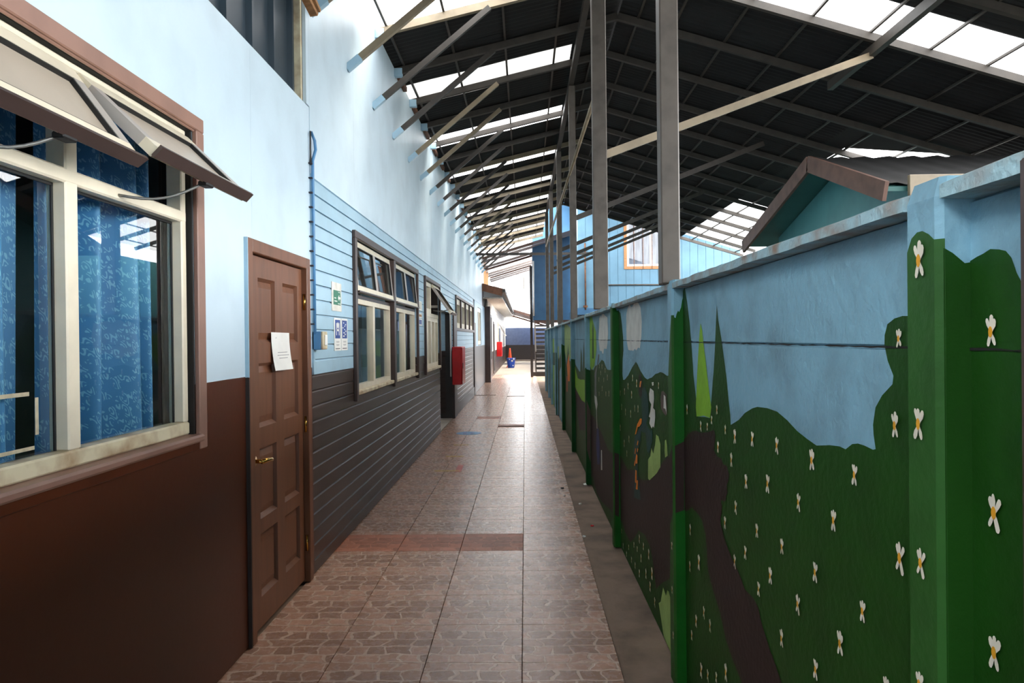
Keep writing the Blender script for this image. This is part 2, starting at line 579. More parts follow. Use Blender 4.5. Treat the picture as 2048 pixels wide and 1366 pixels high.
for i, (x, y, sx, sy, c) in enumerate(((0.61, 7.6, 0.035, 0.06, 'white'), (0.49, 6.7, 0.025, 0.03, 'white'), (0.435, 5.6, 0.025, 0.02, 'white'),
                                       (0.36, 7.0, 0.02, 0.05, 'white'), (0.36, 7.35, 0.03, 0.05, 'ink_dark'), (0.53, 5.92, 0.025, 0.02, 'red'))):
    z0 = -0.012 if x > 0.425 else 0.0005
    a = random.random() * 3
    vs = []
    for k in range(6):
        t_ = a + k * math.pi / 3
        vs.append((x + sx * 0.6 * math.cos(t_), y + sy * 0.6 * math.sin(t_), z0 + 0.001))
    vs += [(q[0], q[1], q[2] + 0.004 + 0.006 * (k % 2)) for k, q in enumerate(vs)]
    fs = [(5, 4, 3, 2, 1, 0), (6, 7, 8, 9, 10, 11)] + [(k, (k + 1) % 6, 6 + (k + 1) % 6, 6 + k) for k in range(6)]
    o = me_obj('paper_scrap' if c != 'red' else 'red_scrap', vs, fs, c)
    if c == 'red':
        tag(o, 'tiny red scrap in the concrete gutter', 'litter')
    elif c == 'white':
        tag(o, 'tiny white paper scrap lying by the gutter', 'litter', 'paper scraps by the gutter')
    else:
        tag(o, 'tiny black scrap on the glossy tiles', 'litter')

# ------------------------------------------------------------------ left wall
W1 = (0.72, 3.02, 1.115, 2.405)
DR = (3.64, 4.552, 0.0, 1.972)
W2 = (5.90, 9.26, 1.06, 2.385)
W3 = (10.03, 11.72, 1.06, 2.395)
RC = (11.80, 13.88, 0.0, 2.0)
W4 = (14.52, 19.42, 1.70, 2.395)
W5 = (21.4, 23.0, 1.32, 2.45)
HOLES = [W1, DR, W2, W3, RC, W4, W5]
core = MB()
for (a, b, c, d) in rect_sub((-3.0, 4.63, 0.0, 3.0), HOLES) + rect_sub((4.63, 25.1, 0.0, 4.46), HOLES):
    core.box(-1.52, -1.398, a, b, c, d)
wall_left = struct(core.build('wall_left', 'wall_dark'), 'long left wall, pale blue above and brown below')
# flat sheets of the near bay
for (ya, yb) in ((-3.0, -0.6), (-0.6, 1.3), (1.3, 3.685), (3.685, 4.70)):
    b = MB()
    for (a, c, z0, z1) in rect_sub((ya + 0.0007, yb - 0.0007, 0.01, 3.025), HOLES):
        b.box(-1.398, XL, a, c, z0, z1)
    b.build('wall_panel', 'flat_two_tone', wall_left)
# flat sheets above the siding
GR0, GP = 0.0985, 0.0995       # lowest board joint, board pitch
ztop = GR0 + 25 * GP
ys = [4.70 + 1.22 * k for k in range(17)]
for i in range(len(ys)):
    a, b = ys[i], min(ys[i] + 1.22, 23.5)
    if b <= a:
        break
    box('wall_panel', 'wall_blue', wall_left, -1.398, XL + 0.004, a + 0.0007, b - 0.0007, ztop, 4.44)
box('wall_panel', 'wall_blue', wall_left, -1.398, XL + 0.004, 4.632, 4.699, 3.03, 4.44)
# flat sheets of the far bay
b = MB()
for (a, c, z0, z1) in rect_sub((20.06, 25.1, 0.01, ztop), [W5]):
    b.box(-1.398, XL, a, c, z0, z1)
b.build('wall_panel', 'far_two_tone', wall_left)

# tongue-and-groove boards: plain face, top edge chamfered, so every joint is a real groove
def board(parent, y0, y1, z0, z1, m):
    full = z1 - z0 > 0.09
    c = 0.012 if full else 0.002
    if full:
        z0 += 0.0035
    prof = [(-1.398, z0), (XL, z0), (XL, z1 - c), (XL - 0.010, z1), (-1.398, z1)]
    n = len(prof)
    vs = [(x, y0, z) for x, z in prof] + [(x, y1, z) for x, z in prof]
    fs = [tuple(range(n)), tuple(range(2 * n - 1, n - 1, -1))] + [(k, k + n, (k + 1) % n + n, (k + 1) % n) for k in range(n)]
    return me_obj('board', vs, fs, m, parent)
for k in range(-1, 25):
    z0, z1 = GR0 + k * GP, GR0 + (k + 1) * GP
    m = 'siding_blue' if k >= 12 else 'siding_brown'
    z0 = max(z0, 0.005)
    for (a, c, d0, d1) in rect_sub((4.70, 19.48, z0, z1), [W2, W3, RC, W4]):
        board(wall_left, a, c, d0, d1, m)
# cover strips and posts on the wall
box('corner_strip', 'siding_blue', wall_left, XL, XL + 0.012, 4.70, 4.735, 1.30, 2.60)
bbox('post', 'trim_dark', wall_left, -1.46, XL + 0.03, 13.9, 14.5, 0.0, 2.0)
bbox('post', 'trim_dark', wall_left, XL, XL + 0.03, 19.48, 20.05, 0.0, 1.95)
bbox('post', 'trim_dark', wall_left, -1.40, -1.19, 25.1, 25.35, 0.0, 2.62)
bbox('plinth_board', 'trim_dark', wall_left, XL - 0.005, XL + 0.018, 14.52, 19.47, 0.0, 0.23)
bbox('bright_strip', 'white', wall_left, -1.43, -1.402, 13.84, 13.88, 0.8, 2.0)  # white strip paints in the brightness between return wall and jamb
# metal cladding above the near bay
for k in range(12):
    y1 = 4.62 - k * 0.34
    y0 = y1 - 0.34
    xs = -1.47
    prof = [(y0, xs), (y1 - 0.07, xs), (y1 - 0.055, xs + 0.03), (y1 - 0.025, xs + 0.03), (y1 - 0.005, xs), (y1, xs)]
    vs = [(x, y, 3.0) for y, x in prof] + [(x, y, 4.6) for y, x in prof]
    n = len(prof)
    fs = [(j, j + 1, j + 1 + n, j + n) for j in range(n - 1)]
    me_obj('metal_sheet', vs, fs, 'metal_cladding', wall_left)
bbox('cladding_edge', 'cream_worn', wall_left, -1.47, -1.40, 4.605, 4.63, 3.03, 4.5, bev=0.002)
for k in range(2):
    b = MB().bar((-1.50 + 0.08 * k, 3.55 + k * 0.1, 4.10), (-1.28, 4.50 + k * 0.06, 3.53 + 0.05 * k), 0.05, 0.022)
    b.build('batten', 'wood', wall_left)

# return wall in the recess, behind the corner of the siding
wr = struct(MB().box(-2.62, -1.40, 13.90, 14.0, 0.0, 2.5).build('wall_recess', 'wall_dark'), 'short return wall in the recessed doorway')
for k in range(0, 20):
    z0, z1 = GR0 + k * GP, GR0 + (k + 1) * GP
    prof = [(13.899, z0), (13.882, z0), (13.882, z1 - 0.012), (13.892, z1), (13.899, z1)]
    n = len(prof)
    vs = [(-2.6, y, z) for y, z in prof] + [(-1.405, y, z) for y, z in prof]
    fs = [tuple(range(n - 1, -1, -1)), tuple(range(n, 2 * n))] + [(j, (j + 1) % n, (j + 1) % n + n, j + n) for j in range(n)]
    me_obj('board', vs, fs, 'siding_blue' if k >= 12 else 'siding_brown', wr)
struct(MB().box(-2.75, -2.62, 11.6, 14.0, 0, 2.6).build('wall_recess_back', 'room_wall'))
struct(MB().box(-2.7, -1.52, 11.70, 11.80, 0, 2.6).build('wall_recess_side', 'siding_blue'))
struct(MB().box(-2.75, -1.398, 11.7, 14.0, 2.02, 2.06).build('ceiling_recess', 'white'))

# rooms behind the windows
struct(MB().box(-5.1, -5.0, -3, 60, 0, 3.0).build('wall_room_back', 'room_wall'))
struct(MB().box(-6.0, -1.45, -3, 60, 2.92, 3.0).build('ceiling_room', 'room_wall'))
for i, y in enumerate((-3.0, 3.3, 4.8, 11.65, 14.0, 20.5, 25.2)):
    struct(MB().box(-5.0, -1.53 if y not in (11.65, 14.0) else -2.75, y, y + 0.05, 0, 2.92).build('wall_room', 'room_wall'))

# ---- near window with open top sashes
w1 = struct(empty('window_1', (XL, 1.87, 1.1)), 'large cream window with two tilted open top sashes and brown casing')
XF = -1.40
bbox('casing', 'trim_brown', w1, XL, XL + 0.022, 0.62, 3.09, 2.402, 2.462)
bbox('casing', 'trim_brown', w1, XL, XL + 0.022, 3.022, 3.09, 1.07, 2.402)
bbox('casing', 'trim_brown', w1, XL + 0.0, XL + 0.012, 0.62, 3.03, 2.395, 2.41)
bbox('sill', 'trim_brown', w1, -1.42, XL + 0.04, 0.62, 3.03, 1.105, 1.135, bev=0.008)
bbox('apron', 'wall_brown', w1, XL, XL + 0.018, 0.62, 3.03, 1.068, 1.106)
bbox('reveal', 'dark_gap', w1, -1.50, XL + 0.001, 3.008, 3.021, 1.135, 2.40, bev=0.001)
bbox('reveal', 'dark_gap', w1, -1.50, XL + 0.001, 0.62, 3.02, 2.394, 2.402, bev=0.001)
bbox('frame_rail', 'cream_worn', w1, -1.465, XF + 0.004, 0.74, 3.008, 1.136, 1.188, bev=0.006)
bbox('frame_rail', 'cream', w1, -1.465, XF, 0.74, 3.008, 2.372, 2.394)
bbox('frame_rail', 'cream', w1, -1.465, XF, 0.74, 3.008, 2.012, 2.058, bev=0.006)
for (a, c) in ((0.74, 0.78), (1.46, 1.50), (2.213, 2.275), (2.968, 3.008)):
    bbox('frame_stile', 'cream', w1, -1.465, XF - 0.001, a, c, 1.188, 2.372, bev=0.005)
for (a, c) in ((0.78, 1.46), (1.50, 2.213), (2.275, 2.968)):
    box('pane', 'window_glass', w1, -1.452, -1.447, a, c, 1.188, 2.012)
    bbox('gasket', 'black_rubber', w1, -1.447, -1.440, a, c, 2.002, 2.012, bev=0.001)
    bbox('gasket', 'black_rubber', w1, -1.447, -1.440, c - 0.008, c, 1.19, 2.01, bev=0.001)
def awning_sash(parent, y0, y1, zh, h, ang, xh, frame_m='cream', pane_m='sash_lit', t=0.036, w=0.055):
    """top-hung sash swung outwards by ang about its upper edge"""
    hinge = Vector((xh, 0, zh))
    dn = Vector((math.sin(ang), 0, -math.cos(ang)))       # down the sash
    out = Vector((math.cos(ang), 0, math.sin(ang)))       # its outer normal
    def P(y, d, n):
        q = hinge + dn * d + out * n
        return (q.x, y, q.z)
    def bx(a, b, d0, d1, n0, n1):
        return MB().add([P(a, d0, n0), P(b, d0, n0), P(b, d1, n0), P(a, d1, n0), P(a, d0, n1), P(b, d0, n1), P(b, d1, n1), P(a, d1, n1)],
                        [(0, 1, 2, 3), (7, 6, 5, 4), (0, 4, 5, 1), (1, 5, 6, 2), (2, 6, 7, 3), (3, 7, 4, 0)])
    s = bx(y0, y1, 0, w, -t, 0).build('sash', frame_m, parent)
    bx(y0, y1, h - w, h, -t, 0).build('sash_rail', frame_m, s)
    bx(y0, y0 + w, w, h - w, -t, 0).build('sash_stile', 'sash_grey' if frame_m == 'cream' else frame_m, s)
    bx(y1 - w, y1, w, h - w, -t, 0).build('sash_stile', 'sash_grey' if frame_m == 'cream' else frame_m, s)
    bx(y0 - 0.006, y1 + 0.012, h, h + 0.012, -t * 0.8, 0.014).build('drip_edge', 'trim_dark' if frame_m == 'cream' else frame_m, s)
    bx(y0 + w, y1 - w, w, h - w, -t * 0.6, -t * 0.45).build('sash_pane', pane_m, s)
    for q in ((y0 + w, y1 - w, w, w + 0.007), (y0 + w, y1 - w, h - w - 0.007, h - w), (y0 + w, y0 + w + 0.007, w, h - w), (y1 - w - 0.007, y1 - w, w, h - w)):
        bx(*q, -t * 0.46, -t * 0.06).build('gasket', 'black_rubber', s)
    return s, P
for (a, c, ang) in ((0.80, 1.47, 0.62), (1.52, 2.235, 0.64), (2.262, 3.0, 0.80)):
    s, P = awning_sash(w1, a, c, 2.365, 0.345, ang, XL - 0.005)
    ym = (a + c) / 2 + 0.03
    st = Vector(P(ym, 0.34, -0.03))
    pts = []
    for k in range(9):
        u = k / 8.0
        pts.append((st.x + (XF - st.x) * u, ym - 0.16 * u, st.z + (2.03 - st.z) * u - 0.035 * math.sin(math.pi * u)))
    MB().tube(pts, 0.005, 8).build('stay_arm', 'chrome_grey', w1, True)
    bbox('catch', 'black_rubber', w1, st.x - 0.02, st.x + 0.015, ym - 0.03, ym + 0.03, st.z - 0.02, st.z - 0.002)
# masking tape left on the pane
for bxs in ((1.88, 2.10, 1.367, 1.379), (1.875, 1.888, 1.215, 1.375), (1.895, 2.12, 1.208, 1.219), (2.125, 2.14, 1.25, 1.36)):
    box('tape_remnant', 'masking_tape', w1, -1.4465, -1.4455, *bxs)

# curtains hanging behind the near window
def curtain(y0, y1, seed, folds, x=-1.565, lean=0.0):
    rnd = random.Random(seed)
    NU, NV = 110, 14
    ph = [rnd.random() * 6 for _ in range(4)]
    vs, fs, uvs = [], [], []
    for j in range(NV + 1):
        v = j / NV
        z = 1.02 + (2.44 - 1.02) * v
        for i in range(NU + 1):
            u = i / NU
            y = y0 + (y1 - y0) * u + lean * (1 - v) * math.sin(u * 9 + ph[2])
            a = 0.058 + 0.016 * math.sin(u * 7 + ph[0]) + 0.008 * (1 - v)
            dx = a * math.sin(u * folds * 6.283 + 0.9 * math.sin(u * 11 + ph[1]) + 0.5 * (1 - v) * math.sin(u * 5 + ph[3]))
            vs.append((x + dx, y, z))
            uvs.append((u * (y1 - y0) * 1.6, z))
    for j in range(NV):
        for i in range(NU):
            a = j * (NU + 1) + i
            fs.append((a, a + 1, a + NU + 2, a + NU + 1))
    me = bpy.data.meshes.new('curtain')
    me.from_pydata(vs, [], fs)
    me.materials.append(MATS['curtain'])
    ul = me.uv_layers.new(name='UVMap')
    for l in me.loops:
        ul.data[l.index].uv = uvs[l.vertex_index]
    me.polygons.foreach_set('use_smooth', [True] * len(me.polygons))
    return link('curtain', me)
tag(curtain(0.75, 1.52, 3, 5.0), 'blue patterned curtain at the end of the near window away from the door', 'curtain', 'blue curtains of the near window')
tag(curtain(1.5, 2.22, 5, 4.0), 'blue patterned curtain behind the pane with tape remnants', 'curtain', 'blue curtains of the near window')
tag(curtain(2.25, 2.94, 9, 4.4, lean=0.02), 'blue patterned curtain behind the pane next to the door', 'curtain', 'blue curtains of the near window')

# ---- panelled door
d1 = struct(empty('door_1', (XL, 4.1, 0.0)), 'brown eight-panel wooden door with brass lever in a brown frame')
bbox('door_jamb', 'door_brown', d1, -1.47, XL + 0.02, 3.578, 3.642, 0.005, 2.035)
bbox('door_jamb', 'door_brown', d1, -1.47, XL + 0.02, 4.55, 4.618, 0.005, 2.035)
bbox('door_head', 'door_brown', d1, -1.47, XL + 0.02, 3.642, 4.55, 1.968, 2.035)
box('frame_edge', 'edge_two_tone', d1, XL, XL + 0.019, 3.572, 3.578, 0.005, 2.034)
leaf = empty('door_leaf', (0, 0, 0))
leaf.parent = d1
leaf.location = (0, 0, 0)
XD = -1.395
cols = ((3.795, 4.055), (4.185, 4.455))
rows = ((0.178, 0.508), (0.585, 0.955), (1.065, 1.402), (1.508, 1.852))
YA, YB, ZA, ZB = 3.648, 4.545, 0.022, 1.962
leaf_mb = MB()
for r in rect_sub((YA, YB, ZA, ZB), [(c[0], c[1], q[0], q[1]) for c in cols for q in rows]):
    leaf_mb.box(XD - 0.04, XD, *r)
lf = leaf_mb.build('door_leaf', 'door_brown', d1)
bpy.data.objects.remove(leaf)
for c in cols:
    for q in rows:
        (a, b_), (z0, z1) = c, q
        o_, d_ = 0.020, 0.022
        vs = [(XD, a, z0), (XD, b_, z0), (XD, b_, z1), (XD, a, z1),
              (XD - d_, a + 0.006, z0 + o_), (XD - d_, b_ - 0.006, z0 + o_), (XD - d_, b_ - 0.006, z1 - 0.016), (XD - d_, a + 0.006, z1 - 0.016),
              (XD - 0.012, a + 0.03, z0 + 0.055), (XD - 0.012, b_ - 0.03, z0 + 0.055), (XD - 0.012, b_ - 0.03, z1 - 0.05), (XD - 0.012, a + 0.03, z1 - 0.05)]
        fs = [(0, 1, 5, 4), (1, 2, 6, 5), (2, 3, 7, 6), (3, 0, 4, 7), (4, 5, 9, 8), (5, 6, 10, 9), (6, 7, 11, 10), (7, 4, 8, 11), (8, 9, 10, 11)]
        me_obj('door_panel', vs, fs, 'door_brown', d1)
hd = MB().tube([(XD, 3.70, 0.905), (XD + 0.012, 3.70, 0.905)], 0.026, 16).tube([(XD + 0.01, 3.70, 0.905), (XD + 0.055, 3.70, 0.905)], 0.011, 12)
hd.tube([(XD + 0.05, 3.69, 0.905), (XD + 0.058, 3.74, 0.905), (XD + 0.058, 3.80, 0.900), (XD + 0.05, 3.83, 0.893)], 0.012, 12)
hd.build('door_handle', 'brass', d1, True)
MB().tube([(XD, 3.70, 0.845), (XD + 0.006, 3.70, 0.845)], 0.013, 12).build('keyhole', 'black_rubber', d1)
for z in (1.76, 0.995, 0.25):
    MB().tube([(XD + 0.014, 4.553, z - 0.05), (XD + 0.014, 4.553, z + 0.05)], 0.009, 10).build('hinge', 'brass', d1, True)
# notice on the door, a sheet curling away at the foot
pn = empty('paper_notice', (XD + 0.003, 4.125, 1.354))
NV = 8
vs, fs = [], []
for j in range(NV + 1):
    v = j / NV
    z = 1.355 + 0.212 * v
    xo = XD + 0.004 + 0.022 * (1 - v) ** 2
    vs += [(xo, 3.978, z), (xo + 0.004, 4.27, z - 0.002)]
for j in range(NV):
    fs.append((2 * j, 2 * j + 1, 2 * j + 3, 2 * j + 2))
pp = me_obj('sheet', vs, fs, 'white', pn)
sm = pp.modifiers.new('thickness', 'SOLIDIFY')
sm.thickness = 0.0006
for k, (a, c, z) in enumerate(((4.06, 4.22, 1.452), (4.05, 4.24, 1.436), (4.07, 4.21, 1.42))):
    box('text_line', 'ink', pn, XD + 0.0125 + 0.0022 * k, XD + 0.0135 + 0.0022 * k, a, c, z, z + 0.004)
disc_b = MB().tube([(XD + 0.0048, 4.055, 1.528), (XD + 0.0056, 4.055, 1.528)], 0.012, 8)
disc_b.build('crest', 'ink', pn)
tag(pn, 'white paper notice taped on the brown panelled door', 'notice')

# conduit and junction box beside the door
cd = empty('conduit', (XL, 4.70, 1.58))
pts = [(XL + 0.02, 4.705, 1.56), (XL + 0.02, 4.703, 2.2), (XL + 0.02, 4.70, 2.55), (XL + 0.02, 4.70, 2.68), (XL + 0.03, 4.735, 2.76), (XL + 0.025, 4.735, 2.82), (XL + 0.012, 4.70, 2.868)]
MB().tube(pts, 0.010, 10).build('pipe', 'conduit_blue', cd, True)
MB().tube([(XL + 0.012, 4.685, 2.868), (XL + 0.012, 4.680, 2.76), (XL + 0.012, 4.69, 2.65)], 0.005, 8).build('cable', 'steel', cd, True)
for k in range(12):
    z = 1.62 + k * 0.094
    bbox('clip', 'ink_dark', cd, XL, XL + 0.024, 4.668, 4.69, z, z + 0.010, bev=0.002)
tag(cd, 'thin blue painted conduit with a loop at its top end', 'conduit')
jb = empty('junction_box', (XL, 4.76, 1.455))
bbox('box_body', 'conduit_blue', jb, XL, XL + 0.06, 4.70, 4.80, 1.458, 1.578)
bbox('box_cover', 'cream_worn', jb, XL + 0.06, XL + 0.075, 4.70, 4.80, 1.46, 1.577)
bbox('switch_plate', 'white', jb, XL + 0.075, XL + 0.084, 4.725, 4.775, 1.485, 1.555)
tag(jb, 'small worn electrical box mounted on the blue boards beside the door', 'box')

# signs on the siding
def sheet(name, y0, y1, z0, z1, m='white', x=XL + 0.001):
    r = empty(name, (x, (y0 + y1) / 2, z0))
    box('sheet', m, r, x, x + 0.004, y0, y1, z0, z1)
    return r
XS = XL + 0.005
s = sheet('evacuation_sign', 5.19, 5.46, 1.732, 1.94, 'white_worn')
box('green_field', 'sign_green', s, XS, XS + 0.0012, 5.232, 5.428, 1.777, 1.883)
vs = [(XS + 0.0015, y, z) for y, z in ((5.35, 1.83), (5.385, 1.853), (5.385, 1.838), (5.42, 1.838), (5.42, 1.822), (5.385, 1.822), (5.385, 1.806))]
me_obj('arrow', vs + [(x + 0.0008, y, z) for x, y, z in vs], [(0, 1, 2, 3, 4, 5, 6), (13, 12, 11, 10, 9, 8, 7)] + [(k, (k + 1) % 7, 7 + (k + 1) % 7, 7 + k) for k in range(7)], 'white', s)
for (a, c, z0, z1) in ((5.25, 5.30, 1.822, 1.83), (5.25, 5.33, 1.80, 1.808), (5.36, 5.42, 1.87, 1.874), (5.35, 5.42, 1.785, 1.79)):
    box('text_line', 'white', s, XS + 0.0012, XS + 0.002, a, c, z0, z1)
tag(s, 'white sheet with a green arrow sign on the blue boards', 'sign')
for k, (a, c) in enumerate(((5.246, 5.432), (5.448, 5.636))):
    s = sheet('blue_notice', a, c, 1.442, 1.682)
    box('blue_field', 'sign_blue', s, XS, XS + 0.001, a + 0.022, c - 0.022, 1.532, 1.668)
    rnd = random.Random(20 + k)
    if k == 0:
        ring = MB().tube([(XS + 0.001, (a + c) / 2, 1.628), (XS + 0.002, (a + c) / 2, 1.628)], 0.022, 14)
        ring.build('pictogram', 'white', s)
        for dy in (-0.035, 0.035):
            box('pictogram', 'white', s, XS + 0.001, XS + 0.0018, (a + c) / 2 + dy - 0.008, (a + c) / 2 + dy + 0.008, 1.555, 1.645)
        box('pictogram', 'white', s, XS + 0.001, XS + 0.0018, a + 0.05, c - 0.05, 1.585, 1.60)
    else:
        for q in range(9):
            y = a + 0.03 + rnd.random() * (c - a - 0.09)
            z = 1.545 + q * 0.0125
            box('pictogram', 'white', s, XS + 0.001, XS + 0.0018, y, y + 0.02 + 0.03 * rnd.random(), z, z + 0.009)
    for (z, e) in ((1.508, 0.05), (1.502, 0.055), (1.485, 0.05), (1.479, 0.06)):
        box('text_line', 'ink', s, XS, XS + 0.001, a + e, c - e, z, z + 0.0035)
    box('text_line', 'ink_dark', s, XS, XS + 0.001, a + 0.03, c - 0.03, 1.455, 1.460)
    tag(s, ('white notice with blue figure panel, hung nearer the door' if k == 0 else 'white notice with blue lettered panel, hung nearer the window'), 'sign')
for (z0, z1, m, lb) in ((1.90, 2.02, 'white_worn', 'small white notice above another between two windows'), (1.80, 1.86, 'wood', 'small tan label under a white notice between two windows'), (1.70, 1.79, 'sign_blue', 'small blue notice, lowest between two windows')):
    s = sheet('small_notice', 9.45, 9.75, z0, z1, 'white')
    box('printed_field', m, s, XS, XS + 0.001, 9.49, 9.71, z0 + 0.015, z1 - 0.015)
    tag(s, lb, 'sign')

# ---- windows of the boarded wall
def casing(parent, y0, y1, z0, z1, w, m='trim_dark', foot=True, out=0.03):
    bbox('casing', m, parent, XL, XL + out, y0 - w, y1 + w, z1, z1 + w)
    bbox('casing', m, parent, XL, XL + out, y0 - w, y0, z0 - (0.05 if foot else 0), z1)
    bbox('casing', m, parent, XL, XL + out, y1, y1 + w, z0 - (0.05 if foot else 0), z1)
def light_frame(parent, y0, y1, z0, z1, w, m, depth=(-1.45, -1.395), pane=True, name='frame'):
    x0, x1 = depth
    fr = MB().box(x0, x1, y0, y1, z0, z0 + w).box(x0, x1, y0, y1, z1 - w, z1).box(x0, x1, y0, y0 + w, z0 + w, z1 - w).box(x0, x1, y1 - w, y1, z0 + w, z1 - w).build(name, m, parent)
    if pane:
        box('pane', 'window_glass', fr, x0 + 0.02, x0 + 0.024, y0 + w, y1 - w, z0 + w, z1 - w)
    return fr
w2 = struct(empty('window_2', (XL, 7.58, 1.05)), 'double cream framed window with dark brown casing in blue boards')
casing(w2, 5.90, 9.26, 1.075, 2.345, 0.06)
bbox('casing', 'trim_dark', w2, -1.45, XL + 0.03, 7.56, 7.66, 1.03, 2.345)
for (a, c) in ((5.90, 7.56), (7.66, 9.26)):
    bbox('sill', 'cream_worn', w2, -1.46, XL + 0.02, a, c, 1.065, 1.10, bev=0.006)
    mid = (a + c) / 2
    for (p, q) in ((a + 0.02, mid), (mid, c - 0.02)):
        light_frame(w2, p, q, 1.10, 1.865, 0.042, 'cream')
        s, P = awning_sash(w2, p, q, 2.34, 0.42, 0.10, -1.395, 'cream', 'window_glass', w=0.045)
    bbox('transom', 'trim_dark', w2, -1.45, -1.40, a, c, 1.865, 1.90)
w3 = struct(empty('window_3', (XL, 10.87, 1.05)), 'narrow cream barred window with one top sash propped wide open')
casing(w3, 10.03, 11.70, 1.075, 2.345, 0.05, 'trim_dark')
bbox('sill', 'cream_worn', w3, -1.46, XL + 0.03, 10.03, 11.70, 1.06, 1.10, bev=0.006)
bbox('transom', 'cream', w3, -1.45, -1.39, 10.03, 11.70, 1.84, 1.90)
for (p, q) in ((10.05, 10.45), (10.45, 10.86), (10.86, 11.28), (11.28, 11.68)):
    light_frame(w3, p, q, 1.10, 1.84, 0.06, 'cream')
light_frame(w3, 10.05, 10.86, 1.90, 2.34, 0.06, 'cream')
awning_sash(w3, 10.9, 11.68, 2.34, 0.52, 0.60, -1.385, 'cream', 'frosted', w=0.055)
MB().tube([(XL, 11.0, 1.95), (XL + 0.13, 10.97, 1.93), (XL + 0.24, 10.95, 1.96)], 0.008, 8).build('stay_arm', 'chrome_grey', w3, True)
w4 = struct(empty('window_4', (XL, 17.0, 1.69)), 'long high window of four lights with dark brown frame')
casing(w4, 14.52, 19.42, 1.72, 2.345, 0.05, 'trim_dark', False)
bbox('sill', 'trim_dark', w4, -1.46, XL + 0.03, 14.47, 19.47, 1.68, 1.74)
for k in range(4):
    a = 14.54 + k * 1.22
    light_frame(w4, a, a + 1.2, 1.74, 2.34, 0.11, 'cream')
    bbox('post', 'trim_dark', w4, -1.44, XL + 0.02, a + 1.13, a + 1.22, 1.74, 2.34)
w5 = struct(empty('window_5', (XL, 22.2, 1.3)), 'slim far window with cream frame')
light_frame(w5, 21.42, 22.2, 1.33, 2.44, 0.12, 'cream')
light_frame(w5, 22.2, 22.98, 1.33, 2.44, 0.12, 'cream')

# ceiling lamp and furnishings seen through the double window
lp = empty('ceiling_lamp', (-3.2, 7.4, 2.8))
bbox('lamp_body', 'white', lp, -3.28, -3.12, 6.8, 8.0, 2.84, 2.92)
bbox('lamp_tube', 'lamp_tube', lp, -3.24, -3.16, 6.85, 7.95, 2.80, 2.84)
tag(lp, 'white ceiling tube lamp inside the room behind the double window', 'lamp')

# red hose cabinets
def hose_cabinet(x0, x1, y0, y1, z0, z1, label):
    r = empty('hose_cabinet', (x0, y0, z0))
    bbox('cabinet_body', 'red', r, x0, x1 - 0.02, y0, y1, z0, z1, bev=0.008)
    bbox('cabinet_door', 'red', r, x1 - 0.018, x1, y0 + 0.005, y1 - 0.005, z0 + 0.005, z1 - 0.005, bev=0.005)
    bbox('latch', 'chrome_grey', r, x1, x1 + 0.012, y0 + 0.04, y0 + 0.07, (z0 + z1) / 2 - 0.05, (z0 + z1) / 2 + 0.05, bev=0.003)
    bbox('label_plate', 'white', r, x1 - 0.0005, x1 + 0.002, y0 + 0.02, y0 + 0.10, z0 + 0.02, z0 + 0.07, bev=0.0008)
    tag(r, label, 'cabinet')
hose_cabinet(XL + 0.03, -1.16, 13.45, 14.1, 0.67, 1.37, 'red hose cabinet on the dark post beside the recessed doorway')
hose_cabinet(-1.28, -1.05, 33.0, 33.7, 0.70, 1.36, 'red hose cabinet on the far siding wall under the eave')

